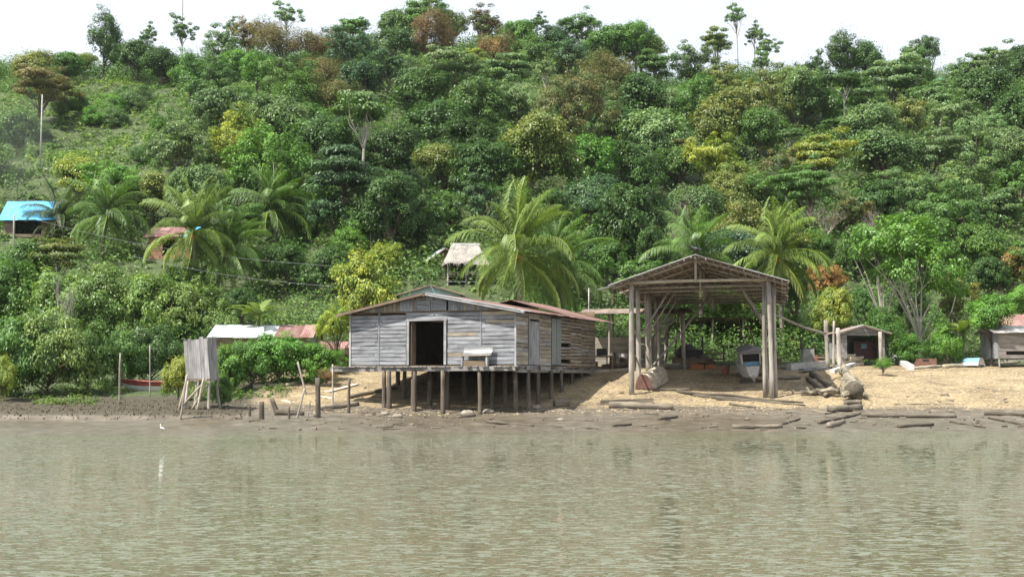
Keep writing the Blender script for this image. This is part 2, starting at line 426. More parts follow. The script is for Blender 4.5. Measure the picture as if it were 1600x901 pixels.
# ------------------------------------------------------------------ setting: ground, water
def build_ground():
    us = np.concatenate([np.linspace(-14000, -700, 24)[:-1], np.linspace(-700, 2300, 430), np.linspace(2300, 16000, 24)[1:]])
    ys = np.concatenate([np.linspace(30, 49, 14)[:-1], np.arange(49, 79, .15), np.linspace(79, 92, 34)[:-1],
                         np.linspace(92, 232, 110)[:-1], np.linspace(232, 900, 14)])
    U, Yg = np.meshgrid(us, ys); X = (U - CX) / F * Yg; Z = gz(X, Yg)
    nv = U.size; me = bpy.data.meshes.new('ground')
    nr, nc = U.shape
    idx = np.arange(nv).reshape(nr, nc)
    q = np.stack([idx[:-1, :-1], idx[:-1, 1:], idx[1:, 1:], idx[1:, :-1]], -1).reshape(-1, 4)
    me.vertices.add(nv); me.vertices.foreach_set('co', np.stack([X, Yg, Z], -1).astype(np.float32).ravel())
    me.loops.add(q.size); me.loops.foreach_set('vertex_index', q.ravel().astype(np.int32))
    me.polygons.add(len(q)); me.polygons.foreach_set('loop_start', np.arange(0, q.size, 4, dtype=np.int32))
    me.polygons.foreach_set('use_smooth', np.ones(len(q), bool))
    k = sst(335, 415, U)
    gravel = sst(.62, .95, Z + fbm(X * .5, Yg * .5, 51) * .35) * sst(360, 450, U)
    soil = np.maximum(sst(78, 84, Yg - 3.5 * sst(1200, 1500, U) * 0), (1 - k) * sst(66, 72, Yg + fbm(X * .4, Yg * .4, 61) * 6))
    bank = (1 - sst(360, 420, U)) * sst(.35, .6, Z)
    wet = (1 - sst(.25, .75, Z)) * (1 - bank * .6)
    for nme, arr in (('gravel', gravel), ('soil', soil), ('bank', bank), ('wet', wet)):
        a = me.attributes.new(nme, 'FLOAT', 'POINT'); a.data.foreach_set('value', arr.astype(np.float32).ravel())
    me.update(calc_edges=True); me.materials.append(ground_mat())
    tag(obj('ground', me), kind='structure')
build_ground()
wm = MB().poly([(-2500, -800, 0), (2500, -800, 0), (2500, 66, 0), (-2500, 66, 0)]).mesh('water', water_mat())
tag(obj('water', wm), kind='structure')

# ------------------------------------------------------------------ foliage
def leaves(name, C, Nn, S, asp, T, mat, fold=.25, dirs=None, H=None):
    """leaf-sized folded diamonds at C with normals Nn"""
    n = len(C); Nn = Nn / np.linalg.norm(Nn, axis=1)[:, None]
    rv = rng.normal(size=(n, 3)) if dirs is None else dirs
    t = rv - (rv * Nn).sum(1)[:, None] * Nn; t /= np.linalg.norm(t, axis=1)[:, None] + 1e-9
    b = np.cross(Nn, t); S = S[:, None]
    V = np.stack([C - t * S, C + b * S * asp + Nn * S * fold * asp, C + t * S, C - b * S * asp + Nn * S * fold * asp], 1)
    me = bpy.data.meshes.new(name)
    me.vertices.add(4 * n); me.vertices.foreach_set('co', V.astype(np.float32).ravel())
    me.loops.add(4 * n); me.loops.foreach_set('vertex_index', np.arange(4 * n, dtype=np.int32))
    me.polygons.add(n); me.polygons.foreach_set('loop_start', np.arange(0, 4 * n, 4, dtype=np.int32))
    a = me.attributes.new('tint', 'FLOAT', 'FACE'); a.data.foreach_set('value', np.clip(T, 0, 1).astype(np.float32))
    a = me.attributes.new('hue', 'FLOAT', 'FACE'); a.data.foreach_set('value', np.clip(T if H is None else H, 0, 1).astype(np.float32))
    me.update(calc_edges=True); me.materials.append(mat); return me
def unit(n):
    v = rng.normal(size=(n, 3)); return v / np.linalg.norm(v, axis=1)[:, None]

KINDS = {
 #            k    rz   nclump clr        nleaf leaf  asp  zflat rmin zmin limbs trunkr
 'dome':    (1.00, .86, 110, (.12, .25), 150, .036, .50, .80, .60, -.55, 14, .065),
 'mango':   (.95, .92, 130, (.11, .21), 150, .035, .42, .85, .72, -.65, 12, .075),
 'tall':    (1.60, 1.5, 120, (.14, .26), 150, .037, .50, .85, .50, -.90, 12, .065),
 'giant':   (1.30, 1.15, 250, (.08, .15), 110, .022, .42, .65, .55, -.75, 26, .05),
 'loose':   (1.20, .95, 84, (.10, .21), 120, .036, .45, .60, .30, -.60, 20, .045),
 'layer':   (1.30, .75, 62, (.14, .26), 150, .037, .42, .34, .25, -.70, 18, .042),
 'umbrella':(2.60, .45, 30, (.17, .29), 120, .052, .42, .40, .20, -.50, 12, .046),
 'sparse':  (1.90, 1.1, 34, (.12, .22), 80, .054, .42, .45, .25, -.60, 14, .046),
 'feather': (1.25, 1.0, 80, (.16, .28), 130, .052, .16, .95, .45, -.50, 18, .04),
 'shrub':   (.72, .80, 96, (.12, .23), 150, .032, .46, .90, .50, -.80, 16, .03),
 'mangrove':(.66, .80, 120, (.10, .20), 150, .030, .46, .75, .40, -.9, 34, .026),
 'branchy': (1.35, .95, 90, (.10, .18), 130, .031, .46, .75, .45, -.05, 15, .032),
}
def limb_mesh(mb, k, rz, cl, nl, tr, seed):
    rd = random.Random(seed)
    thin = tr < .0365 or k > 1.85; top = k * (.84 if thin and k > 1.5 else .5 if thin else .62)
    pts = [Vector((0, 0, -.12))] ; rad = [tr * 1.25]
    bx, by = rd.uniform(-.1, .1), rd.uniform(-.1, .1)
    for i in range(1, 6):
        t = i / 5; pts.append(Vector((bx * math.sin(t * 2.5), by * math.sin(t * 2), top * t))); rad.append(tr * (1 - .45 * t))
    mb.tube(pts, rad, 6)
    order = rd.sample(range(len(cl)), min(nl, len(cl)))
    for j in order:
        e = Vector(cl[j]); s = rd.uniform(.78 if thin and k > 1.5 else .4, 1.0); st = pts[0].lerp(pts[-1], s); st.x = bx * math.sin(s * 2.5); st.y = by * math.sin(s * 2)
        if e.z < st.z - .2: st.z = max(.15, e.z - .1)
        jj = .2 if thin else .08; mid = st.lerp(e, .5) + Vector((rd.uniform(-jj, jj), rd.uniform(-jj, jj), rd.uniform(-.02, .12)))
        r0 = tr * rd.uniform(.25, .5)
        mb.tube([st, st.lerp(mid, .5), mid, mid.lerp(e, .6), e], [r0, r0 * .85, r0 * .65, r0 * .42, r0 * .16], 5, False)
PROTO = {}
def proto(kind, v):
    """crown + trunk meshes with crown radius 1, base at the origin"""
    if (kind, v) in PROTO: return PROTO[(kind, v)]
    k, rz, nc, clr, nl, ls, asp, zf, rmin, zmin, limbs, tr = KINDS[kind]
    r_ = np.random.default_rng(hash_str(kind) + v * 17)
    D = unit(nc * 3); D = D[D[:, 2] > zmin][:nc]
    # several overlapping masses of different size make an uneven, billowing outline
    nsub = {'tall': 5, 'giant': 7, 'umbrella': 4}.get(kind, 4 + v % 3)
    so = r_.uniform(-.58, .58, (nsub, 3)); so[:, 2] *= .75; sr_ = r_.uniform(.38, .68, nsub); so[0] *= .2; sr_[0] = .72
    which = r_.choice(nsub, len(D), p=sr_ ** 2 / (sr_ ** 2).sum())
    rad = (rmin + (1 - rmin) * r_.random(len(D)) ** .6) * sr_[which]
    cl = (D * rad[:, None] + so[which]) * np.array([1, 1, rz]) * .92 + np.array([0, 0, k])
    ch = r_.normal(.5, .10, nsub)[which]
    if kind in ('umbrella', 'layer'):
        cl[:, 2] = np.round((cl[:, 2] - k) / .24) * .24 + k + r_.uniform(-.04, .04, len(cl))
    cr = r_.uniform(*clr, len(cl)); ct = r_.normal(0, .09, len(cl)); Hs = []
    Cs, Ns, Ss, Ts, Ds = [], [], [], [], []
    for i in range(len(cl)):
        n = int(nl * (cr[i] / np.mean(clr)) ** 2 * r_.uniform(.75, 1.25)); d = unit(n)
        rr = (.45 + .55 * r_.random(n) ** .5) * cr[i]
        p = d * rr[:, None]; p[:, 2] *= zf
        out = (cl[i] - np.array([0, 0, k])); out = out / (np.linalg.norm(out) + 1e-6)
        nn = d * .7 + out * .45 + np.array([0, 0, .65]) + r_.normal(0, .42, (n, 3))
        Cs.append(cl[i] + p); Ns.append(nn); Ss.append(ls * r_.uniform(.6, 1.25, n)); Ts.append(.45 + ct[i] + r_.normal(0, .13, n)); Hs.append(np.full(n, ch[i] + r_.normal(0, .10)) + r_.normal(0, .08, n))
        Ds.append(d + out * .8 + np.array([0, 0, .9 if kind == 'feather' else -.5]) + r_.normal(0, .5, (n, 3)))
    # stray twig leaves loosen the outline
    ns = int(nc * nl * .03); d = unit(ns); d = d[d[:, 2] > zmin]; ns = len(d)
    p = d * (r_.uniform(.7, .98, ns)[:, None]) * np.array([1, 1, rz]) + np.array([0, 0, k])
    Cs.append(p); Ns.append(d + r_.normal(0, .5, (ns, 3)) + [0, 0, .5]); Ss.append(ls * r_.uniform(.6, 1.1, ns)); Ts.append(r_.uniform(.3, .7, ns)); Ds.append(d + r_.normal(0, .5, (ns, 3)))
    me = leaves('crown', np.concatenate(Cs), np.concatenate(Ns), np.concatenate(Ss), asp, np.concatenate(Ts), M['dryleaf' if kind == 'feather' else 'leaf'], dirs=np.concatenate(Ds), H=np.concatenate(Hs + [r_.uniform(.3, .7, ns)]))
    mb = MB(); limb_mesh(mb, k, rz, cl, limbs, tr, v + 5)
    PROTO[(kind, v)] = (me, mb, {}, k)
    return PROTO[(kind, v)]
def hash_str(s): return sum(ord(c) * (i + 3) for i, c in enumerate(s))
def tree(name, kind, v, base, r, color, label, cat, group=None, bark='bark', zs=1.0, rz=None, lift=0.0):
    me, mb, tm, k = proto(kind, v)
    if bark not in tm: tm[bark] = mb.mesh('trunk', M[bark], True)
    e = empty(name, base, R(0, 6.28) if rz is None else rz, label, cat, group, (r * R(.88, 1.18), r * R(.88, 1.18), r * zs * R(.92, 1.08)))
    e.rotation_euler.x, e.rotation_euler.y = R(-.06, .06), R(-.06, .06)
    tk = obj('trunk', tm[bark], e); c = obj('crown', me, e, color=color)
    if lift > 0: c.location.z = lift; tk.scale.z = 1 + lift / k
    return e
PAL = {'dk': (.042, .100, .028), 'md': (.078, .172, .045), 'gg': (.120, .205, .098), 'ol': (.150, .190, .060), 'yg': (.24, .30, .06),
       'br': (.110, .255, .050), 'ru': (.185, .125, .075), 'or': (.28, .17, .065), 'bl': (.050, .110, .068), 'bo': (.13, .125, .060), 'lg': (.155, .250, .080)}
CW = {'dk': 'dark green', 'md': 'mid-green', 'gg': 'grey-green', 'ol': 'olive', 'yg': 'yellow-green', 'br': 'bright green',
      'ru': 'rust-brown', 'or': 'orange-tinged', 'bl': 'bluish dark', 'bo': 'brownish olive', 'lg': 'light green'}
KW = {'dome': 'round-crowned tree', 'mango': 'dense lumpy tree', 'tall': 'tall dense tree', 'giant': 'huge spreading tree', 'loose': 'loose-leaved tree',
      'layer': 'flat-layered tree', 'umbrella': 'thin-trunked umbrella tree', 'sparse': 'thin sparse tree', 'feather': 'feathery-twigged tree',
      'shrub': 'shrub', 'mangrove': 'mangrove', 'branchy': 'branchy tree', 'bare': 'bare leafless tree'}
LAND = [(40, 'the blue tarp roof'), (120, 'the left mangroves'), (215, 'the red-and-white boat'), (300, 'the grey privy box'), (400, 'the tin-roofed house'),
        (485, 'the maroon roof end'), (560, 'the house left corner'), (620, 'the house doorway'), (680, 'the gable louvres'), (735, 'the thatched hut'), (810, 'the big coconut palm'),
        (870, 'the red rear roof'), (935, 'the low lean-to'), (1000, 'the upturned canoe'), (1085, 'the shed ridge'), (1150, 'the grey skiff'), (1210, 'the shed right posts'),
        (1280, 'the leaning pole'), (1345, 'the small dark hut'), (1440, 'the rusty box'), (1525, 'the blue-bottomed hull'), (1590, 'the plank hut')]
def band(py):
    return ('on the skyline' if py < 95 else 'near the hilltop' if py < 165 else 'high on the hill' if py < 230 else 'halfway up the hill' if py < 300
            else 'low on the hill' if py < 375 else 'at hill foot')
PLACED = []; TREES = []
def YG(px, py): return G(px, py, 88, 228).y
YH, YB, YRD, YT, YS = YG(722, 446), YG(672, 478), YG(262, 404), YG(40, 372), YG(697, 434)
WINDOWS = [(-10, 90, 305, 345, YT), (222, 305, 350, 402, YRD), (676, 770, 372, 452, YH), (618, 730, 438, 470, YB), (318, 495, 498, 545, 86), (1300, 1400, 500, 560, 82), (40, 90, 140, 285, 140)]
def blocked(px, py, rpx, Y):
    return any(Y < wy + 4 and x0 - rpx < px < x1 + rpx and y0 - rpx < py < y1 + rpx for x0, x1, y0, y1, wy in WINDOWS)
def solve(px, py, wpx, k, y0=88):
    """depth at which a crown wpx wide centred on this pixel stands on the slope"""
    Ys = y0 + np.arange(660) * (222 - y0) / 660; d = P(px, py, 1.0) - Vector((0, 0, CAMZ))
    hit = np.nonzero(CAMZ + d.z * Ys <= gz(d.x * Ys, Ys) + k * wpx / 2 * Ys / F)[0]
    Y = float(Ys[hit[0]]) if len(hit) else 216.0
    return Y, P(px, py, Y), wpx / 2 * Y / F
def hill_tree(px, py, wpx, kind, c, bark=None, Y=None, zs=1.0, extra=None, name=None):
    k = 1.2 if kind == 'bare' else KINDS[kind][0]
    if Y is None: Y, p, r = solve(px, py, wpx, k)
    else: p = P(px, py, Y); r = wpx / 2 * Y / F
    if Y > 88 and blocked(px, py, wpx * .33, Y): return
    gzb = gzs(p.x, Y); hgt = p.z - gzb
    zs = max(.7, min(1.3, hgt / (k * r)))
    lift = max(0, hgt - k * r * zs) / (r * zs)
    bk = bark or ('palebark' if kind in ('umbrella', 'sparse', 'branchy') else 'bark')
    q_ = R(.85, 1.2); col = tuple(x * q_ * R(.94, 1.06) for x in PAL[c])
    PLACED.append((px, py, wpx, Y))
    TREES.append([px, py, kind, c, extra, (p.x, Y, gzb - .05), r, col, bk, zs, name, lift])
FEAT = """163 62 60 tall dk;228 56 44 sparse md;286 52 52 sparse md;70 88 20 umbrella md;55 104 58 dome ol;108 102 46 dome md;128 96 34 dome yg
212 94 62 dome dk;255 96 64 dome dk;345 78 62 loose gg;386 62 46 loose ru;360 44 42 sparse gg;447 22 50 sparse gg;436 66 66 feather bo;490 66 66 feather ru
552 44 56 layer md;545 78 76 loose bl;612 66 70 loose dk;657 26 72 layer md;622 42 56 dome md;676 60 74 feather ru;752 36 58 loose ru;705 40 46 dome ol
772 76 62 feather ru;736 84 56 umbrella yg;838 34 44 sparse md;812 54 46 dome br;868 58 46 dome bl;910 46 52 layer md;946 66 66 dome md;990 60 54 dome br
1002 82 62 dome yg;1026 104 60 layer md;1082 104 62 loose gg;1116 72 50 layer ol;1152 28 46 sparse gg;1178 46 44 sparse gg;1196 72 46 sparse gg
1316 80 60 tall dk;1356 92 56 dome dk;1418 76 34 sparse gg;1456 84 40 loose dk;1424 108 66 loose md;1502 114 56 loose gg;1546 104 66 layer gg;1592 100 60 dome dk
300 118 46 tall md;372 96 48 dome br;404 104 44 tall br;330 130 60 loose dk;440 126 78 loose gg;512 116 60 feather bo;522 146 60 feather bo;466 150 58 tall md
566 128 60 dome bl;612 104 70 loose bl;702 112 84 layer gg;792 114 80 layer gg;562 174 96 umbrella gg;430 192 90 dome gg;352 176 80 loose gg;484 190 76 dome md
650 152 76 dome dk;684 196 86 dome dk;742 176 90 mango md;808 168 70 loose gg;896 162 122 giant bo;1000 152 80 dome dk;960 118 56 feather bo;1060 168 60 dome gg
1132 124 66 loose ol;1090 156 56 tall md;1234 132 70 loose ol;1182 156 80 loose ol;1316 122 62 umbrella dk;1252 158 76 dome gg;1392 134 86 layer gg;1464 152 80 layer gg
1540 152 90 dome dk;1592 172 80 dome dk;1510 184 76 loose gg;1420 186 80 loose ol;110 234 66 feather br;28 218 70 tall bl;62 132 74 layer bo;292 232 84 loose gg
360 218 66 tall yg;424 258 84 tall br;500 234 90 mango dk;544 286 116 layer bl;604 240 80 mango dk;640 290 70 loose dk;692 254 72 dome ol;726 214 80 mango dk
768 264 92 mango dk;832 244 104 dome ol;902 254 80 mango br;962 200 70 dome dk;1022 208 100 dome gg;1092 240 60 layer bo;1132 258 84 loose yg;1192 204 76 dome md
1282 238 92 layer yg;1350 212 80 dome gg;1382 248 92 dome gg;1452 232 90 layer gg;1522 234 86 loose gg;1580 232 80 dome gg;612 334 100 mango dk;656 336 70 loose dk
560 346 70 dome md;470 300 56 dome yg;444 292 50 dome br;940 394 70 mango dk;1140 306 76 dome ol;1192 296 60 loose md;1276 382 60 mango md;1424 300 86 loose gg
1486 336 96 loose md;1556 330 90 layer gg;1500 284 84 loose gg;1590 296 80 loose md;1320 330 60 loose bo;1400 372 66 dome md;1340 398 60 dome dk;128 282 76 dome yg
182 288 84 loose br;236 300 70 dome ol;86 300 60 dome md;40 290 60 tall bl;590 300 60 dome dk;800 320 70 mango dk;870 330 70 mango dk;700 330 60 mango md
1000 268 80 dome dk;1060 262 60 dome md;520 330 70 loose bl;372 300 66 loose gg;1530 390 80 dome md;1440 372 80 mango md;20 360 70 loose ru"""
for it in FEAT.replace('\n', ';').split(';'):
    a = it.split(); hill_tree(float(a[0]), float(a[1]), float(a[2]) * ((1.0 if a[3] in ('umbrella', 'sparse', 'tall') else 1.3) if float(a[1]) < 100 else 1.42), a[3], a[4])
rs_ = random.Random(5)
for i in range(30):
    hill_tree(rs_.uniform(50, 420), rs_.uniform(128, 288), rs_.uniform(28, 54), 'shrub', rs_.choice(['gg', 'md', 'lg', 'gg', 'br']))
# trees of the foot of the hill, at a known depth
for px, py, wpx, kind, c, Y in (
    (1112, 372, 84, 'mango', 'br', 98), (1036, 400, 70, 'mango', 'dk', 96),
    (1294, 440, 74, 'mango', 'or', 88), (1292, 494, 84, 'mango', 'yg', 84), (1582, 420, 80, 'mango', 'or', 90), (1546, 432, 92, 'mango', 'dk', 88),
    (1546, 488, 78, 'dome', 'br', 79), (1384, 505, 70, 'shrub', 'md', 81), (1330, 545, 30, 'shrub', 'br', 84),
    (200, 408, 116, 'mango', 'dk', 98), (440, 412, 100, 'mango', 'dk', 93), (515, 418, 96, 'mango', 'dk', 92), (545, 382, 70, 'mango', 'br', 98), (600, 398, 66, 'mango', 'yg', 96),
    (572, 455, 140, 'mangrove', 'yg', 77), (604, 425, 84, 'mangrove', 'yg', 84), (530, 500, 70, 'mangrove', 'yg', 75), (620, 440, 60, 'loose', 'md', 90),
    (92, 396, 120, 'layer', 'ol', 90), (1240, 455, 60, 'mango', 'dk', 92), (1490, 470, 70, 'loose', 'ol', 86), (1420, 470, 70, 'mango', 'dk', 90), (1350, 470, 60, 'mango', 'md', 90), (1595, 470, 60, 'dome', 'br', 88),
    (1130, 470, 90, 'mango', 'br', 104), (1040, 470, 80, 'mango', 'br', 106), (1190, 480, 70, 'mango', 'md', 102), (300, 440, 90, 'mango', 'dk', 96), (380, 470, 60, 'mango', 'dk', 90)):
    hill_tree(px, py, wpx, kind, c, Y=Y if py > 445 else None)
hill_tree(985, 352, 148, 'mango', 'dk', Y=99); hill_tree(955, 400, 80, 'mango', 'md', Y=97); hill_tree(1022, 400, 80, 'mango', 'dk', Y=97)
for px, py, wpx, kind, c, pb in ((1187, 96, 52, 'sparse', 'gg', 190), (850, 104, 54, 'sparse', 'gg', 205), (1425, 150, 56, 'sparse', 'gg', 216), (1468, 138, 44, 'umbrella', 'gg', 205), (1120, 128, 48, 'sparse', 'ol', 190), (650, 120, 56, 'sparse', 'gg', 190), (780, 205, 60, 'sparse', 'gg', 262), (1555, 190, 56, 'sparse', 'gg', 260), (475, 200, 56, 'umbrella', 'md', 270), (1230, 210, 60, 'umbrella', 'gg', 275), (1320, 190, 60, 'umbrella', 'md', 262)):
    hill_tree(px, py, wpx, kind, c, Y=YG(px, pb))
hill_tree(1432, 425, 176, 'branchy', 'br', Y=82, bark='palebark')
hill_tree(1375, 410, 110, 'branchy', 'md', Y=85, bark='palebark')
# bare trees get a mesh of their own
def bare_mesh(seed, mat, depth=6):
    rd = random.Random(seed); mb = MB()
    def grow(p, d, L, r, lev):
        e = p + d * L; mid = p.lerp(e, .5) + Vector((rd.uniform(-1, 1), rd.uniform(-1, 1), 0)) * L * .07
        mb.tube([p, mid, e], [r, r * .85, r * .66], 5 if lev < 2 else 3, False) if lev < 5 else mb.tube([p, e], [r, r * .5], 3, False)
        if lev >= depth: return
        for _ in range(rd.choice((2, 3, 3)) if lev else 5):
            nd_ = (d * .7 + Vector((rd.uniform(-1, 1), rd.uniform(-1, 1), rd.uniform(-.25, .6))) * (1.05 if lev < 3 else .8)).normalized()
            grow(p.lerp(e, rd.uniform(.6, 1)), nd_, L * rd.uniform(.6, .85), r * .58, lev + 1)
    grow(Vector((0, 0, -.1)), Vector((.05, 0, 1)), .5, .03, 0)
    return mb.mesh('trunk', mat, True)
# fillers between the trees one can name
rd = random.Random(11); tries = 0; nf = 0
while nf < 150 and tries < 9000:
    tries += 1
    px = rd.uniform(-70, 1670); Y = 92 + (YRIDGE + 2 - 92) * rd.random() ** .85; x = XY(px, Y)
    rr = rd.uniform(3.0, 5.2) * (Y / 150) ** .35; wpx = rr * 2 * F / Y
    kind = rd.choices(['dome', 'mango', 'loose', 'layer', 'tall', 'feather'], [4, 3, 5, 4, 1.5, .5])[0]; kk = KINDS[kind][0]
    py = HOR - (gzs(x, Y) + kk * rr - CAMZ) / Y * F
    if 60 < px < 400 and 110 < py < 285: continue
    if px < 430 and py < 150: continue
    if Y > 190 and (kind == 'tall' or rr > 3.4 or px < 430): continue
    if blocked(px, py, wpx * .6, Y): continue
    if any((px - a) ** 2 + (py - b) ** 2 < (.235 * (wpx + c_)) ** 2 for a, b, c_, d_ in PLACED): continue
    c = rd.choices(['dk', 'md', 'gg', 'ol', 'bl', 'br', 'bo'], [2.5, 5, 5 if py < 260 else 2, 2.5, 1, 1.6, .8])[0]
    hill_tree(px, py, wpx, kind, c, Y=Y); nf += 1
def bare_feat(px, py, wpx, Y, mat): TREES.append([px, py, 'bare', 'ru', None, None, wpx / 2 * Y / F, None, mat, Y, None, 0])
bare_feat(1066, 318, 86, 108, 'deadbark'); bare_feat(1290, 320, 100, 112, 'deadbark'); bare_feat(1372, 345, 84, 106, 'deadbark'); bare_feat(1010, 130, 40, 205, 'deadbark'); bare_feat(850, 165, 50, 190, 'palebark'); bare_feat(26, 200, 60, 165, 'palebark'); bare_feat(102, 425, 66, 80, 'palebark')
# labels that single each tree out
keys = {}
for T in TREES:
    px, py, kind, c = T[:4]
    lm = min(LAND, key=lambda q: abs(q[0] - px))[1]
    what = ('pale ' if T[8] == 'palebark' else 'grey-brown ') + KW[kind] if kind == 'bare' else CW[c] + ' ' + KW[kind]
    if px < 0: lm = 'the left picture edge'
    if px > 1600: lm = 'the right picture edge'
    T.append((what, band(py), lm)); keys.setdefault(T[-1], []).append(T)
ORD = ['first', 'second', 'third', 'fourth', 'fifth']
vcount = {}
for (what, bd, lm), L in keys.items():
    L.sort(key=lambda q: q[0])
    for i, T in enumerate(L):
        lab = f'{what} {bd} above {lm}' + (f', {ORD[min(i, 4)]} from left' if len(L) > 1 else '')
        px, py, kind, c, extra, base, r, col, bk, zs, name, lift = T[:12]
        grp = 'trees on the wooded hillside'
        if kind == 'bare':
            Y = zs; p = P(px, py, Y); g = gzs(p.x, Y)
            e = empty('bare_tree', (p.x, Y, g), R(0, 6), lab, 'tree', grp, (r, r, max(r, (p.z - g) / 1.05)))
            me = bare_mesh(int(px), M[bk]); obj('trunk', me, e); continue
        v = vcount.get(kind, 0); vcount[kind] = v + 1
        tree({'shrub': 'shrub', 'mangrove': 'mangrove_tree', 'mango': 'mango_tree', 'umbrella': 'umbrella_tree'}.get(kind, 'hill_tree') if not name else name,
             kind, v % (4 if kind in ('dome', 'mango', 'loose', 'layer') else 2), base, r, col, lab, 'tree', grp, bk, zs, lift=lift)

# shoreline mangroves and shrubs
for px, py, wpx, kind, c, Y, lab in (
    (20, 455, 150, 'mangrove', 'md', 76, 'tall mid-green mangrove at the left picture edge'),
    (95, 470, 140, 'mangrove', 'lg', 78, 'olive mangrove behind the left bank, under the pale dead tree'),
    (165, 480, 130, 'mangrove', 'lg', 76, 'tall mangrove left of and above the red-and-white boat'),
    (235, 478, 130, 'mangrove', 'lg', 77, 'wide mangrove directly above the red-and-white boat'),
    (300, 482, 110, 'mangrove', 'lg', 78, 'bright mangrove rising behind the grey privy box'),
    (345, 505, 84, 'mangrove', 'lg', 77, 'low mangrove at the left end of the pale tin roof'),
    (15, 545, 130, 'mangrove', 'md', 69, 'low mangrove on the mud at the left edge'),
    (75, 548, 120, 'mangrove', 'lg', 69, 'bushy mangrove second from the left edge on the mud bank'),
    (135, 552, 105, 'mangrove', 'md', 70, 'low mangrove left of the thin grey pole'),
    (180, 545, 80, 'mangrove', 'md', 74, 'mangrove behind the thin grey pole left of the boat'),
    (235, 545, 90, 'mangrove', 'dk', 76, 'shaded mangrove overhanging the red-and-white boat'),
    (5, 560, 50, 'mangrove', 'yg', 66, 'yellowish leaves of the mangrove at the far left edge'),
    (278, 568, 52, 'shrub', 'yg', 66, 'yellow-leaved shrub just left of the grey privy box'),
    (350, 560, 70, 'mangrove', 'br', 68, 'green shrub right behind the grey privy box'),
    (392, 562, 84, 'mangrove', 'br', 69, 'bright shrub left of centre below the pale tin roof'),
    (440, 556, 100, 'mangrove', 'br', 70, 'largest bright green shrub below the tin-roofed house'),
    (490, 560, 84, 'mangrove', 'br', 70, 'bright green shrub below the maroon roof end'),
    (526, 578, 60, 'shrub', 'br', 73, 'small bright shrub touching the stilt house left corner'),
    (512, 604, 34, 'feather', 'ru', 69, 'small dead rust-brown bush left of the stilt house'),
    (345, 610, 40, 'shrub', 'md', 63, 'small green shrub on the mud right of the privy legs'),
    (1378, 568, 36, 'feather', 'br', 72, 'small green weed tuft beside the white concrete beam'),
    (1480, 535, 50, 'shrub', 'br', 80, 'low green bush behind the plank stack on the right beach'),
    (1420, 545, 60, 'shrub', 'md', 80, 'low bush below the grey branchy tree'),
    (1070, 545, 70, 'shrub', 'br', 96, 'sunlit bush seen through the back of the boat shed left half'),
    (1140, 540, 90, 'shrub', 'br', 97, 'sunlit bush seen through the back of the boat shed right half'),
    (1235, 540, 60, 'shrub', 'br', 92, 'sunlit bush just right of the boat shed posts'),
    (1000, 545, 60, 'shrub', 'br', 95, 'sunlit bush seen between the shed left posts')):
    k = KINDS[kind][0]; wpx *= 1.2
    if py < 515: Y, p, r = solve(px, py, wpx, k * 1.25, 68)
    p = P(px, py, Y); g = gzs(p.x, Y); r = wpx / 2 * Y / F
    v = vcount.get(kind, 0); vcount[kind] = v + 1
    zs = max(.5 if 'weed' in lab else .8, min(1.7, (p.z - g) / (k * r)))
    tree('shrub' if kind == 'shrub' else 'mangrove_bush' if kind == 'mangrove' else 'weed_tuft' if 'weed' in lab else 'dead_bush', kind, v % 3, (p.x, Y, g - .04), r,
         tuple(x * R(.9, 1.1) for x in PAL[c]), lab, 'bush', 'bushes along the shore', 'bark', zs)

def bank_plants():
    n = 900; x = rng.uniform(-30, -11.5, n); Yq = rng.uniform(63.5, 74, n); u = CX + F * x / Yq; kp = (u < 560) & ((u < 150) | (Yq > 65.5)) & ~((u > 190) & (u < 270) & (Yq < 71)); x, Yq = x[kp], Yq[kp]; z = gz(x, Yq)
    C, Nn, S, T = [], [], [], []
    for i in range(len(x)):
        if fbm(x[i] * .4, Yq[i] * .4, 77) < -.02: continue
        m = 26; d = unit(m); d[:, 2] = np.abs(d[:, 2]); r = rng.uniform(.15, .45)
        C.append(d * r * rng.random(m)[:, None] ** .4 + np.array([x[i], Yq[i], z[i]])); Nn.append(d * .5 + np.array([0, 0, .6]) + rng.normal(0, .4, (m, 3))); S.append(rng.uniform(.04, .10, m)); T.append(rng.normal(.5, .15, m))
    o = obj('bank_plants', leaves('bank_plants', np.concatenate(C), np.concatenate(Nn), np.concatenate(S), .42, np.concatenate(T), M['under']), color=(.10, .16, .05))
    tag(o, 'low weeds growing on the left mud bank under the mangroves', 'weeds', kind='stuff')
bank_plants()
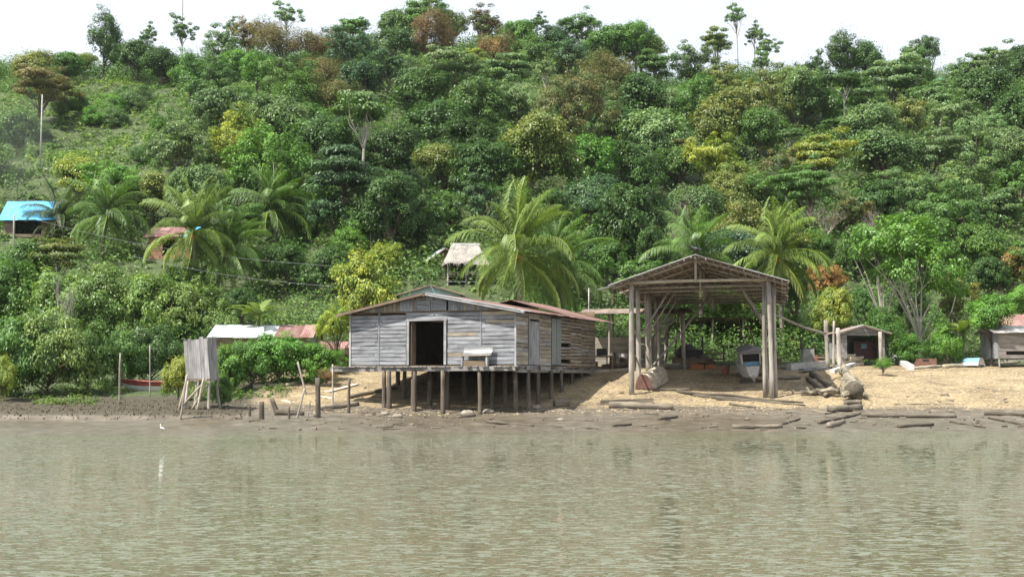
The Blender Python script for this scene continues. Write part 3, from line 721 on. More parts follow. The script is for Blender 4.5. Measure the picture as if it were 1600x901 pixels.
# palms
def hue_half(me): at = me.attributes.new('hue', 'FLOAT', 'FACE'); at.data.foreach_set('value', [.56] * len(me.polygons))
def frond_mesh(pitch, L, seed, droop):
    rd = random.Random(seed); V = []; Fc = []; Tn = []
    pts = []; p = Vector((0, 0, 0)); a = pitch; n = 16
    for i in range(n + 1):
        pts.append(p.copy()); st = L / n; a -= droop / n * (.5 + 1.3 * i / n)
        p = p + Vector((math.cos(a), 0, math.sin(a))) * st
    mb = MB(); mb.tube(pts, [.055 * (1 - .85 * i / n) + .006 for i in range(n + 1)], 4, False)
    tint = [.85] * len(mb.f)
    nl = 46
    for s in (-1, 1):
        for i in range(nl):
            t = .12 + .88 * (i + rd.random() * .5) / nl; q = t * n; j = min(int(q), n - 1); b = pts[j].lerp(pts[j + 1], q - j)
            d = (pts[j + 1] - pts[j]).normalized()
            ll = L * .27 * (math.sin(math.pi * min(1, t * .86 + .12)) ** .7) * rd.uniform(.85, 1.1) + .1
            side = Vector((0, s, 0)); up = d.cross(side) * (-s); 
            dirv = (d * (.55 + .5 * t) + side * .85 + Vector((0, 0, -.15 + rd.uniform(-.28, .22)))).normalized()
            dir2 = (dirv * .7 + Vector((0, 0, -.85))).normalized()
            wv = dirv.cross(Vector((0, 0, 1))).normalized() * .022 + Vector((0, 0, .010))
            m1 = b + dirv * ll * .5; e = m1 + dir2 * ll * .5
            k = len(mb.v); mb.v += [b - wv * .6, b + wv * .6, m1 + wv, m1 - wv, e]
            mb.f += [(k, k + 1, k + 2, k + 3), (k + 3, k + 2, k + 4)]
            tv = .42 + rd.gauss(0, .1); tint += [tv, tv]
    me = mb.mesh('frond', M['palm'])
    at = me.attributes.new('tint', 'FLOAT', 'FACE'); at.data.foreach_set('value', [min(1, max(0, x)) for x in tint]); hue_half(me); return me
FR = [(frond_mesh(math.radians(a), 1.0 * L * 4.6, i, math.radians(d)), a) for i, (a, d, L) in enumerate(
    ((86, 30, .95), (74, 50, 1.0), (62, 70, 1.02), (46, 82, 1.0), (28, 88, 1.0), (8, 80, .98), (-14, 66, .95), (-38, 46, .88)))]
nut = None
def palm(px, py, Y, scale, label, col, lean=.6, young=0, nuts=5, sd=0):
    global nut
    scale *= 1.12; rd = random.Random(int(px) + sd); c = P(px, py, Y); g = gzs(c.x, Y)
    off = rd.choice((-1, 1)) * lean
    base = Vector((c.x + off, Y + .3, g - .1)); e = empty('coconut_palm', base, 0, label, 'palm', 'coconut palms')
    H = c - base
    pts = [Vector((H.x * (i / 7) ** 1.7, H.y * i / 7, H.z * i / 7)) for i in range(8)]
    MB().tube(pts, [.24 * scale] + [.17 * scale] * 2 + [.135 * scale] * 5, 8, rough=.05).build('trunk', M['palmbark'], e, True)
    for i in range(35):
        lev = i / 35
        me, a = FR[min(7, int(lev * 8))]; fb = rd.uniform(.75, 1.3); yl = max(0, lev - .6) * rd.random() * 1.3
        fc = tuple(x * fb * q for x, q in zip(col, (1 + yl, 1 + .5 * yl, 1)))
        o = obj('frond', me, e, color=fc)
        o.location = H + Vector((0, 0, .25 * (1 - lev))) * scale; o.scale = (scale * rd.uniform(.74, 1.1),) * 3
        o.rotation_euler = (rd.uniform(-.35, .35), rd.uniform(-.16, .2), i * 2.39996 + rd.uniform(-.4, .4))
    if nut is None:
        m = MB(); m.tube([(0, 0, -.16), (0, 0, -.11), (0, 0, 0), (0, 0, .1), (0, 0, .15)], [.02, .09, .125, .085, .02], 7); nut = m.mesh('coconut', M['coconut'], True)
    for i in range(nuts):
        an = rd.uniform(3.4, 6.0); o = obj('coconut', nut, e); o.location = H + Vector((.32 * math.cos(an), .32 * math.sin(an), -.25 + rd.uniform(-.15, .15))) * scale; o.scale = (scale * 1.1,) * 3
G1, G2 = (.135, .205, .06), (.09, .165, .05)
palm(808, 398, 84, 1.08, 'large coconut palm directly behind the stilt house roof', G1, .3, nuts=9)
palm(868, 420, 88, .95, 'coconut palm half hidden right of the largest palm', G2, .8)
palm(1213, 402, 90, .9, 'coconut palm rising behind the right end of the boat shed', G1, .4, nuts=6)
palm(1088, 408, 92, .92, 'coconut palm peeking over the boat shed ridge', G2, .4)
palm(301, 366, 98, .92, 'coconut palm with yellow lower fronds in front of the red house', G1, .4, nuts=5)
palm(356, 392, 100, .9, 'coconut palm just right of the red house palm', G2, 1.0)
palm(424, 330, 114, 1.0, 'coconut palm above the dark lumpy tree, right of the red house', G2, .5)
palm(168, 338, 112, .95, 'coconut palm left of the red house among dark trees', G2, .5)
palm(92, 345, 118, .85, 'dark coconut palm just right of the blue tarp roof', (.05, .085, .03), .5)
palm(965, 246, 150, .8, 'small palm halfway up the hill above the big mango tree', G2, .3, nuts=0)
palm(1232, 300, 124, .8, 'dark small palm on the slope above the right shed palm', (.04, .075, .03), .3, nuts=0)
palm(494, 340, 118, .8, 'small palm on the slope above the bright lumpy tree', G2, .3, nuts=0)

# banana plants
def banana(px, py, Y, s, label):
    c = P(px, py, Y); e = empty('banana_plant', (c.x, Y, gzs(c.x, Y) - .05), R(0, 6), label, 'banana plant', 'banana plants')
    H = max(.6, c.z - gzs(c.x, Y))
    MB().tube([(0, 0, 0), (0, 0, H * .5), (.03, 0, H)], [.13, .10, .06], 7).build('stem', M['bark'], e, True)
    for i in range(8):
        m = MB(); an = i * 2.4; pit = R(.6, 1.35); L = R(1.5, 2.2) * s; n = 6; p = Vector((0, 0, H)); a = pit; rows = []
        for j in range(n + 1):
            wd = .27 * s * math.sin(math.pi * min(1, .12 + .86 * j / n)) ** .6; rows.append((p.copy(), wd)); a -= .22
            p = p + Vector((math.cos(a) * math.cos(an), math.cos(a) * math.sin(an), math.sin(a))) * L / n
        sv = Vector((-math.sin(an), math.cos(an), 0))
        for q, wd in rows: m.v += [q + sv * wd + Vector((0, 0, .06)), q, q - sv * wd + Vector((0, 0, .06))]
        for j in range(n):
            k = j * 3; m.f += [(k, k + 1, k + 4, k + 3), (k + 1, k + 2, k + 5, k + 4)]
        me = m.mesh('leaf', M['leaf'], True); at = me.attributes.new('tint', 'FLOAT', 'FACE'); at.data.foreach_set('value', [.5] * len(me.polygons)); hue_half(me)
        obj('leaf', me, e, color=(.11, .17, .04))
banana(405, 492, 86, 1.1, 'banana plant above the pale tin roof')
banana(392, 497, 87, .9, 'drooping banana plant left of its taller neighbour above the tin roof')
banana(1505, 520, 80, 1.1, 'banana-like plant among the trees behind the plank stack')

# undergrowth over the hill, one mass
def undergrowth():
    n = 15500
    px = rng.uniform(-250, 1850, n); band_ = rng.random(n) < .08; Yq = np.where(rng.random(n) < .15, rng.uniform(208, 226, n), 84 + (YRIDGE + 4 - 84) * rng.random(n) ** .8); Yq = np.where(band_, rng.uniform(85.5, 97, n), Yq); x = (px - CX) / F * Yq; z = gz(x, Yq)
    py = HOR - (z - CAMZ) / Yq * F
    keep = ~((px > 600) & (px < 985) & (Yq < 90)) & ~((px > 985) & (px < 1320) & (Yq < 86.5)) & ~((px > 300) & (px < 500) & (Yq < 88))
    small = np.zeros(n, bool)
    for x0, x1, y0, y1, wy in WINDOWS: small |= (px > x0 - 8) & (px < x1 + 8) & (py > y0 - 10) & (py < y1 + 70) & (Yq < wy) & (Yq > wy - 11)
    x, Yq, z, px, py, small = x[keep], Yq[keep], z[keep], px[keep], py[keep], small[keep]
    C, Nn, S, T = [], [], [], []
    for i in range(len(x)):
        open_ = 40 < px[i] < 420 and 125 < py[i] < 300
        big = (not open_) and i % 2 == 0 and not small[i]
        m = (150 if Yq[i] > 206 else 120 if Yq[i] < 100 else 68) if big else (42 if open_ else 20); r = rng.uniform(1.1, 2.5) * (1.5 if Yq[i] > 206 else 1) if big else rng.uniform(.5, 1.25) if open_ else rng.uniform(.35, .9) * (.55 if small[i] else 1)
        d = unit(m); d[:, 2] = np.abs(d[:, 2]); p = d * r * (rng.random(m)[:, None] ** .3) * np.array([1, 1, 1.15 if big else .9])
        C.append(p + np.array([x[i], Yq[i], z[i]])); Nn.append(d * .6 + np.array([0, 0, .6]) + rng.normal(0, .42, (m, 3)))
        S.append(rng.uniform(.14, .30, m) * (.55 if Yq[i] < 100 else .85)); T.append(np.full(m, (.58 if open_ else .45) + rng.normal(0, .12)) + rng.normal(0, .12, m))
    me = leaves('undergrowth', np.concatenate(C), np.concatenate(Nn), np.concatenate(S), .42, np.concatenate(T), M['under'])
    o = obj('undergrowth', me, color=(.095, .175, .062))
    tag(o, 'low scrub and undergrowth covering the hillside between the trees', 'undergrowth', kind='stuff')
undergrowth()
# ------------------------------------------------------------------ the stilt house
HA = math.atan2(-3.5, 8.48)
HO = Vector((.19, 62.0, 0))
house = empty('stilt_house', HO, HA, 'weathered grey plank house on stilts with an open dark doorway and low tin roof', 'house')
HM = Matrix.Translation(HO) @ Matrix.Rotation(HA, 4, 'Z'); HI = HM.inverted()
W_, D_, Z0, Z1, ZRG, XR = 9.17, 12.0, 2.86, 5.48, 6.36, -4.75
def tint(lo, hi, k): q = R(lo, hi); return tuple(q * c for c in k)
GREY = lambda: tint(.84, 1.04, (.97, 1.0, 1.05))
TAN = lambda: tint(.8, 1.1, (1.05, 1.0, .93))
fw = MB()
for x in (-9.1, -7.5, -5.98, -3.66, -1.85, -.06): fw.beam((x, .10, Z0), (x, .10, Z1 + .1), .09, .09, Vector((0, 1, 0)))
fw.beam((-9.1, .11, Z1 + .03), (-.06, .11, Z1 + .03), .09, .08)
front = fw.build('front_wall', M['brown_wood'], house)
def wall_rows(parent, x0, x1, z0, z1, y, n, cols, tanp=.12, gap=.02, side=False, mat='grey_wood', th=.03, skip=0):
    hgt = (z1 - z0) / n
    for i in range(n):
        z = z0 + hgt * (i + .5); joint = R(-.25, .25)
        xs = [x0] + ([(x0 + x1) / 2 + (joint if i % 3 else 0)] if cols == 2 else []) + [x1]
        for j in range(len(xs) - 1):
            if R(0, 1) < skip: continue
            a, b = xs[j] + .004, xs[j + 1] - .004
            t = R(0, 1) < tanp; dz = R(-.012, .012); ti = R(-.014, .014); yy = y - R(0, .012)
            pa, pb = ((a, yy, z - ti), (b, yy, z + ti)) if not side else ((yy * -1 + 2 * y, a, z - ti), (yy * -1 + 2 * y, b, z + ti))
            plank('plank', parent, pa, pb, hgt - gap - R(0, .014), th, M['tan_wood' if t else mat], color=(TAN() if t else GREY()) if not side else tint(.85, 1.3, (1.05, 1.0, .93)), wav=.010)
wall_rows(front, -W_, -5.96, Z0, Z1 - .1, .03, 13, 2, .04)
wall_rows(front, -3.66, 0, Z0, Z1 - .02, .03, 13, 2, .07)
wall_rows(front, -5.96, -3.66, 5.08, Z1, .03, 2, 1, .35)
# gable boards, louvres
def roof_z(x): return Z1 + .02 + (ZRG - Z1 - .02) * (1 - abs(x - XR) / (W_ + XR if x < XR else -XR))
x = -W_ + .12
while x < -.15:
    wd = R(.15, .22); xm = x + wd / 2; zt = roof_z(xm) - .03; zb = Z1 + .06
    if -5.42 < xm < -3.72: zb = 6.02
    if zt - zb > .05:
        t = (-7.4 < xm < -6.3) or R(0, 1) < .12
        plank('gable_board', front, (xm, .02, zb), (xm, .02, zt), wd - .012, .025, M['tan_wood' if t else 'grey_wood'], up=Vector((1, 0, 0)), color=TAN() if t else GREY(), segs=2, wav=.004)
    x += wd
for x0, x1 in ((-5.40, -4.63), (-4.53, -3.76)):
    v = MB().beam((x0, .0, 5.55), (x0, .0, 6.0), .05, .05, Vector((1, 0, 0))).beam((x1, .0, 5.55), (x1, .0, 6.0), .05, .05, Vector((1, 0, 0))).beam((x0 + .03, 0, 6.0), (x1 - .03, 0, 6.0), .05, .05)
    lo = v.build('louvre_vent', M['grey_wood'], house); lo.color = (1.1, 1.12, 1.15, 1)
    for i in range(7):
        z = 5.58 + i * .06; plank('slat', lo, (x0 + .03, .01, z), (x1 - .03, .01, z), .055, .012, M['grey_wood'], up=Vector((0, .6, 1)), color=(1.1, 1.12, 1.15), segs=1, wav=0)
# doorway
df = MB(); df.beam((-5.84, -.02, Z0), (-5.84, -.02, 5.12), .13, .07, Vector((1, 0, 0))).beam((-3.78, -.02, Z0), (-3.78, -.02, 5.12), .13, .07, Vector((1, 0, 0))).beam((-5.94, -.022, 5.10), (-3.68, -.022, 5.10), .10, .075)
df.build('door_frame', M['grey_wood'], house)
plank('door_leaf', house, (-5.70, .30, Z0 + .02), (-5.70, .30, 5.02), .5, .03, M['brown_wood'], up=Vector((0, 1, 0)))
for xx in (-7.5, -1.85): plank('batten', house, (xx, -.005, Z0), (xx, -.005, Z1), .07, .025, M['grey_wood'], up=Vector((1, 0, 0)), color=GREY())
plank('corner_board', house, (-.02, -.012, Z0 - .1), (-.02, -.012, Z1), .10, .03, M['grey_wood'], up=Vector((1, 0, 0)), color=(1.25, 1.25, 1.25))
plank('corner_board', house, (-W_ + .02, -.012, Z0 - .1), (-W_ + .02, -.012, Z1), .10, .03, M['grey_wood'], up=Vector((1, 0, 0)), color=(1.15, 1.15, 1.15))
# right side wall
sw = MB()
for y in (.2, 1.6, 3.2, 4.85, 6.3, 7.9, 9.6, 11.9): sw.beam((-.10, y, Z0 - .1), (-.10, y, Z1), .09, .09, Vector((0, 1, 0)))
sidew = sw.build('side_wall', M['brown_wood'], house)
for (a, b, n, tp, gp, sk) in ((.02, 1.62, 12, .5, .014, 0), (3.18, 4.86, 13, .5, .014, 0), (6.28, 7.9, 15, .6, .035, .04), (7.9, 9.6, 14, .7, .03, .02), (9.6, 12.0, 13, .75, .022, 0)):
    wall_rows(sidew, a, b, Z0 - .02, Z1 - .05, -.03, n, 1, tp, gp, True, skip=sk)
for y in (1.72, 3.10): plank('door_frame', house, (.012, y, Z0), (.012, y, 5.12), .11, .05, M['grey_wood'], up=Vector((0, 1, 0)), color=(1.05, 1.05, 1.05))
sd_ = MB().box((.0, 2.4, 3.95), (.03, 1.22, 2.2)).build('side_door', M['grey_wood'], house); sd_.color = (.75, .78, .8, 1)
for i in range(4): plank('plank', sd_, (.03, 1.95 + i * .3, Z0 + .02), (.03, 1.95 + i * .3, 5.02), .285, .02, M['grey_wood'], up=Vector((0, 1, 0)), color=(1.1 * R(.9, 1.1),) * 3)
MB().box((.0, 2.4, 5.28), (.03, 1.5, .28)).build('lintel_board', M['tan_wood'], house)
pn = MB().box((.012, 5.57, 4.1), (.03, 1.36, 2.42)).build('shut_panel', M['greenpanel'], house)
MB().box((.045, 5.57, 4.1), (.035, .07, 2.40)).build('batten', M['greenpanel'], pn)
# hidden walls, floor
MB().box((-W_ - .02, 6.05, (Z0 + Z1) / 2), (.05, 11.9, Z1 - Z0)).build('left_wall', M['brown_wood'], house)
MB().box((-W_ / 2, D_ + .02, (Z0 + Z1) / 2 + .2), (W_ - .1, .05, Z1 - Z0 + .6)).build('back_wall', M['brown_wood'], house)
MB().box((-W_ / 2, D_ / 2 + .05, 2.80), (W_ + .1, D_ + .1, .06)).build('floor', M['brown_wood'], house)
# deck in front
fl = MB().beam((-9.75, -.88, 2.63), (.35, -.88, 2.66), .2, .16).beam((-9.5, -.15, 2.63), (.25, -.15, 2.63), .18, .14).build('deck_beam', M['grey_wood'], house); fl.color = (.75, .72, .68, 1)
x = -9.7
while x < .4:
    wd = R(.16, .26); ov = R(-.14, .10)
    plank('deck_plank', house, (x + wd / 2, -1.02 + ov, 2.755 + R(-.01, .012)), (x + wd / 2, -.03, 2.755 + R(-.008, .01)), wd - .015, .045, M['grey_wood' if R(0, 1) < .6 else 'tan_wood'], up=Vector((1, 0, 0)), color=(R(.6, 1.05),) * 3, segs=2)
    x += wd
for y in np.arange(.5, 12, .95):
    plank('floor_joist', house, (-W_, y, 2.70), (R(.1, .35), y, 2.70), .14, .08, M['grey_wood'], color=(.8, .78, .74), segs=1)
plank('sill_beam', house, (.04, -.1, 2.56), (.04, 12.2, 2.56), .16, .14, M['tan_wood'], color=(.8, .8, .8))
for y in (1.0, 2.9, 5.2): plank('skirt_board', house, (.16, y, 2.70), (.16, y + R(1.2, 1.7), 2.70 + R(-.04, .04)), .22, .03, M['grey_wood'], color=(.95, .93, .9))
# roof
sr = Vector((1, 0, -(ZRG - 5.36) / 5.3)).normalized(); sl_ = Vector((-1, 0, -(ZRG - 5.36) / 5.0)).normalized()
rcol = lambda i: M['grey_roof'] if i < 4 else M['rust_roof']
roof_sheets(house, (XR - .06, -.45, ZRG + .07), (0, 1, 0), sr, 10, .86, 5.35, lambda i: M['rust_roof'] if i > 1 else M['grey_roof'])
roof_sheets(house, (XR + .06, -.45, ZRG + .07), (0, 1, 0), sl_, 15, .86, 5.0, lambda i: M['brown_sheet'] if i % 3 else M['rust_roof'])
roof_sheets(house, (XR + 1.35, 7.4, ZRG + .12), (0, 1, 0), Vector((1, 0, -.27)), 7, .86, 4.25, lambda i: M['rust_roof'])
roof_sheets(house, (XR + 1.45, 7.4, ZRG + .12), (0, 1, 0), Vector((-1, 0, -.2)), 7, .86, 1.6, lambda i: M['rust_roof'])
plank('rake_board', house, (XR + .05, -.46, ZRG - .01), (.62, -.46, 5.36), .11, .03, M['grey_wood'], color=(1.35, 1.35, 1.35))
plank('rake_board', house, (XR - .05, -.46, ZRG - .01), (-9.75, -.46, 5.36), .10, .03, M['brown_wood'])
plank('ridge_board', house, (XR, -.5, ZRG - .05), (XR, 12.3, ZRG - .05), .12, .08, M['brown_wood'])
for k in range(5):
    for s in (-1, 1):
        tt = .15 + k * .2; xx = XR + s * tt * (4.9 if s > 0 else 4.7); zz = ZRG - tt * .95
        plank('purlin', house, (xx, -.42, zz - .04), (xx, 12.4, zz - .04), .06, .05, M['brown_wood'], segs=1)
# piles, by the pixel where each one meets the mud
for cx_, by in ((200, 795), (300, 770), (370, 752), (425, 790), (455, 702), (507, 762), (590, 740), (617, 795), (665, 690), (693, 760), (780, 690), (865, 785), (930, 760), (1005, 720), (1060, 775), (1130, 760), (1180, 730), (1250, 700), (1310, 665), (1363, 622), (1415, 590)):
    px, py = 500 + cx_ * .2886, 420 + by * .2886
    g = G(px, py, 56, 80); l = HI @ Vector((g.x, g.y, 0))
    l.y = max(l.y, -.9); wp = HM @ l; zb = gzs(wp.x, wp.y) - .35
    pole('pile', house, (l.x, l.y, zb), (l.x + R(-.05, .05), l.y, 2.60), R(.105, .14), R(.085, .115), M['pile'], .012)
for xx, yy in ((-8.5, 4), (-6.5, 5), (-4.2, 6), (-2.2, 5), (-8.4, 8), (-5.4, 9), (-2.5, 9), (-7, 11.5), (-3.5, 11.5)):
    wp = HM @ Vector((xx, yy, 0)); pole('pile', house, (xx, yy, gzs(wp.x, wp.y) - .3), (xx, yy, 2.66), .13, .12, M['pile'], .012)
gl = HI @ G(541, 650, 56, 80); pole('pile', house, (-9.62, -.98, .1), (-9.60, -.98, 2.9), .05, .045, M['pole'], .01)
# bench on the deck
bl = HM @ Vector((-1.95, -.42, 2.79)); bench = empty('bench', bl, HA, 'rough bench with a curved white backboard on the stilt house deck', 'bench')
plank('seat', bench, (-.82, 0, .50), (.82, 0, .52), .30, .035, M['pale_wood'], up=Vector((0, 1, 0)))
m = MB()
for i in range(9):
    t = i / 8; m.v += [Vector((-.75 + 1.5 * t, .16 - .05 * math.sin(math.pi * t), .54)), Vector((-.70 + 1.55 * t, .24, .92 + .04 * math.sin(2.6 * t))), Vector((-.75 + 1.5 * t, .20 - .05 * math.sin(math.pi * t), .54)), Vector((-.70 + 1.55 * t, .27, .92 + .04 * math.sin(2.6 * t)))]
for i in range(8):
    k = i * 4; m.f += [(k, k + 4, k + 5, k + 1), (k + 2, k + 3, k + 7, k + 6), (k + 1, k + 5, k + 7, k + 3)]
m.build('backrest', M['plastic'], bench, True)
for xx in (-.7, .62): plank('leg', bench, (xx, 0, 0), (xx, 0, .49), .09, .2, M['grey_wood'], up=Vector((1, 0, 0)), segs=1)
MB().box((-.1, .1, .13), (1.2, .3, .24), None, .02).build('under_box', M['brown_wood'], bench)

e = empty('drum', HM @ Vector((-4.1, 3.2, 2.83)), 0, 'blue drum standing in the dark stilt house doorway', 'drum')
MB().tube([(0, 0, z) for z in (0, .3, .32, .34, .6, .62, .64, .9, .9)], [.29, .29, .305, .29, .29, .305, .29, .29, .25], 16).build('body', M['blue_paint'], e, True)

# ------------------------------------------------------------------ boat shed
SA = -math.radians(12); SO = Vector((6.29, 66.6, 0)); SW, SL = 6.99, 19.0
shed = empty('boat_shed', SO, SA, 'tall open boat shed of grey poles under a wide gable roof', 'shed')
SM = Matrix.Translation(SO) @ Matrix.Rotation(SA, 4, 'Z'); SI = SM.inverted()
EZ, RZ, XM = 7.16, 8.40, 3.28; LX, LZ, RX, REZ = -1.1, 6.92, 7.85, 7.02
def gsh(x, y): q = SM @ Vector((x, y, 0)); return gzs(q.x, q.y)
for i, y in enumerate((0, 2.0, 3.6, 6.6, 9.4, 12.4, 15.6, 18.8)):
    for x, s in ((0, -1), (SW, 1)):
        if s < 0 and y in (3.6, 15.6): continue
        pole('post', shed, (x + R(-.08, .08), y, gsh(x, y) - .3), (x + R(-.08, .08), y, EZ - .02), R(.12, .15), R(.09, .12), M['pole'], .012)
for x, y in ((6.72, .35), (6.80, 1.0), (7.25, .2), (.3, 5.0)):
    pole('post', shed, (x, y, gsh(x, y) - .2), (x + R(-.1, .1), y, EZ - .1 + R(-.3, .05)), R(.10, .13), R(.08, .1), M['pole'], .015)
def eave_z(x): return EZ + (RZ - EZ) * (1 - abs(x - XM) / (XM if x < XM else SW - XM))
for i, y in enumerate((-.12, 3.5, 6.5, 9.5, 12.5, 15.6, 18.7)):
    pole('tie_beam', shed, (-.5, y, EZ - .03 + R(-.03, .03)), (SW + .3, y + .1, EZ + .04), .085, .08, M['pole'] if i else M['palelog'], .006)
    pole('rafter', shed, (LX, y + .1, LZ - .06), (XM, y + .1, RZ - .08), .075, .06, M['pole'], .006)
    pole('rafter', shed, (RX, y + .1, REZ - .06), (XM, y + .1, RZ - .08), .075, .06, M['pole'], .006)
    pole('king_post', shed, (XM, y, EZ - (.6 if i else .05)), (XM, y, RZ - .1), .07, .06, M['pole'], .005)
    if 0 < i < 6:
        pole('brace', shed, (.1, y, 4.6), (1.7, y + .2, EZ), .06, .05, M['pole'], .01)
        pole('brace', shed, (SW - .1, y, 4.8), (SW - 1.6, y + .2, EZ), .06, .05, M['pole'], .01)
pole('brace', shed, (.25, 6.0, gsh(.25, 6) + .3), (3.4, 9.2, 6.9), .075, .07, M['pole'], .01)
pole('brace', shed, (.4, 12.0, 5.2), (2.7, 14.5, 7.0), .075, .07, M['pole'], .01)
for s in (-1, 1):
    for k in range(12):
        t = .04 + k * .083; x = XM + t * (LX - XM if s < 0 else RX - XM); z = RZ - .03 - t * (RZ - (LZ if s < 0 else REZ))
        pole('purlin', shed, (x, -.75 + R(-.1, .1), z + .03), (x, SL + .5, z + R(-.02, .05)), .045, .035, M['pole'] if k % 3 else M['palelog'], .003, n=6)
pole('ridge_pole', shed, (XM, -.7, RZ - .05), (XM, SL + .5, RZ - .03), .08, .07, M['pole'], .003)
for s in (-1, 1):
    d = (Vector((LX - XM, 0, LZ - RZ)) if s < 0 else Vector((RX - XM, 0, REZ - RZ))) * 1.03
    roof_sheets(shed, (XM - s * .05, -.8, RZ + .10), (0, 1, 0), d, 24, .85, d.length, lambda i: M['grey_roof'] if i < 1 else M['brown_sheet'], amp=.022)
for x, y0, y1, z in ((-.12, .2, 3.5, 3.3), (SW + .12, .2, 3.4, 3.6), (-.1, 3.4, 9.5, 4.0)):
    pole('rail', shed, (x, y0, z), (x, y1, z + .05), .05, .05, M['pole'], .01)
hb = plank('loose_sheet', shed, (-1.75, -.3, LZ - .12), (-.9, -.3, LZ + .08), .6, .02, M['white_roof'], up=Vector((0, 1, 0)))
# dangling eave boards at the right rear
for k in range(4): plank('eave_board', shed, (RX - .05, 9 + k * 2.4, REZ - .15 - k * .1), (RX - .05, 11.3 + k * 2.4, REZ - .2 - k * .12), .22, .03, M['brown_wood'])

# pole leaning out of the shed
a = SM @ Vector((SW + .2, .3, 5.2)); b = P(1290, 521, 71)
tag(pole('leaning_pole', None, P(1214, 492, 66), b, .06, .07, M['pole'], .02), 'long grey pole slanting from the boat shed down to the right', 'pole')

# low lean-to left of the shed, and one behind it
def leanto(name, label, corner, rz, wd, dp, zf, zb, posts, mat, wallboards=0):
    e = empty(name, (corner.x, corner.y, 0), rz, label, 'shed'); T = Matrix.Translation((corner.x, corner.y, 0)) @ Matrix.Rotation(rz, 4, 'Z')
    g = lambda x, y: gzs((T @ Vector((x, y, 0))).x, (T @ Vector((x, y, 0))).y)
    for i in range(posts):
        x = wd * i / (posts - 1)
        for y, z in ((0, zf), (dp, zb)): pole('post', e, (x, y, g(x, y) - .2), (x + R(-.06, .06), y, z - .05), .08, .07, M['pole'], .01)
        pole('rafter', e, (x, -.4, zf - .02), (x, dp + .3, zb - .02), .05, .045, M['brown_wood'], .005)
    n = int(wd / .85) + 1; d = Vector((0, dp + 1.0, zb - zf)); A = Vector((-.3, -.5, zf + .04))
    roof_sheets(e, A, (1, 0, 0), d, n, .85, d.length, mat)
    for i in range(wallboards):
        plank('plank', e, (.1, dp - .1, 3.1 + i * .2), (wd * .8, dp - .1, 3.1 + i * .2 + R(-.03, .03)), .19, .025, M['tan_wood'], color=(R(.9, 1.3),) * 3)
    return e
c = P(912, 520, 77); leanto('lean_to', 'low dark lean-to with a shallow tin roof between the stilt house and boat shed', Vector((c.x, 77, 0)), -.12, 6.0, 5.0, 6.0, 6.6, 5, M['brown_sheet'], 9)
c = P(1064, 520, 91); leanto('lean_to', 'dark lean-to roof seen through the back of the boat shed', Vector((c.x, 91, 0)), -.1, 6.6, 4.0, 6.45, 5.75, 4, M['brown_sheet'])

# ------------------------------------------------------------------ other houses
def hut(name, label, cat, px, Y, rz, wd, dp, zb, zw, zr, wallmat, roofmat, ridge='x', nb=10, opening=None, tcol=(1, 1, 1), gap=.01, over=.35, roofL=None):
    """plank hut: front wall in the local xz plane at y=0, centred on px; zb/zw/zr absolute heights of floor, eave, ridge"""
    x0 = XY(px, Y); e = empty(name, (x0, Y, 0), rz, label, cat)
    hw = wd / 2; h = (zw - zb) / nb
    fwl = MB().beam((-hw + .05, .07, zw - .05), (hw - .05, .07, zw - .05), .09, .09).build('front_wall', M['brown_wood'], e)
    for xx in (-hw + .06, hw - .06): pole('corner_post', e, (xx, .08, zb - .8), (xx, .08, zw), .06, .06, M['pole'], 0)
    for i in range(nb):
        z = zb + h * (i + .5); spans = [(-hw, hw)]
        if opening and opening[2] < z < opening[3]: spans = [(-hw, opening[0]), (opening[1], hw)]
        for a, b in spans:
            if b - a > .05: plank('plank', fwl, (a, R(-.008, .004), z + R(-.01, .01)), (b, R(-.008, .004), z + R(-.01, .01)), h - gap, .03, wallmat, color=tint(.85, 1.1, tcol), segs=2)
    for xx in (-hw, hw): MB().box((xx, dp / 2, (zb + zw) / 2), (.05, dp - .1, zw - zb)).build('side_wall', wallmat, e)
    MB().box((0, dp, (zb + zw) / 2), (wd, .05, zw - zb)).build('back_wall', wallmat, e)
    if ridge == 'x':
        n = max(2, int((wd + 2 * over) / .85)); sw_ = (wd + 2 * over) / n
        for s in (-1, 1):
            d = Vector((0, s * (dp / 2 + over), -(zr - zw) * (dp / 2 + over) / (dp / 2)))
            roof_sheets(e, (-hw - over, dp / 2, zr + .04), (1, 0, 0), d, n, sw_, d.length, roofmat)
        for xx in (-hw, hw): MB().prism([(xx, .05, zw), (xx, dp - .05, zw), (xx, dp / 2, zr - .03)], (.04, 0, 0)).build('gable', wallmat, e)
    else:
        n = max(2, int((dp + 2 * over) / .85)); sw_ = (dp + 2 * over) / n
        for s in (-1, 1):
            d = Vector((s * (hw + over), 0, -(zr - zw) * (hw + over) / hw))
            roof_sheets(e, (0, -over, zr + .04), (0, 1, 0), d, n, sw_, d.length, roofmat)
            plank('rake_board', e, (0, -over - .03, zr - .01), (s * (hw + over), -over - .03, zr - .01 + d.z), .09, .03, M['brown_wood'], segs=1)
        MB().prism([(-hw, .0, zw), (hw, .0, zw), (0, .0, zr - .03)], (0, .04, 0)).build('gable', wallmat, e)
    return e
zz = lambda py, Y: CAMZ + (HOR - py) / F * Y
hut('tin_roof_house', 'brown house with a pale and maroon tin roof behind the bright shrubs', 'house', 408, 84, .02, 6.2, 4.6, 2.7, zz(526, 84), zz(509, 86.3), M['tan_wood'],
    lambda i: M['white_roof'] if i < 5 else M['red_zinc'], 'x', 9, (-2.0, -1.3, 3.2, 4.3), (1.0, .8, .65))
hut('pale_blue_house', 'pale blue house gable just above the stilt house ridge', 'house', 672, YB, .05, 94 * YB / F, 5, zz(480, YB), zz(460, YB), zz(446, YB), M['paleblue'], M['brown_sheet'], 'y', 8, tcol=(1, 1, 1))
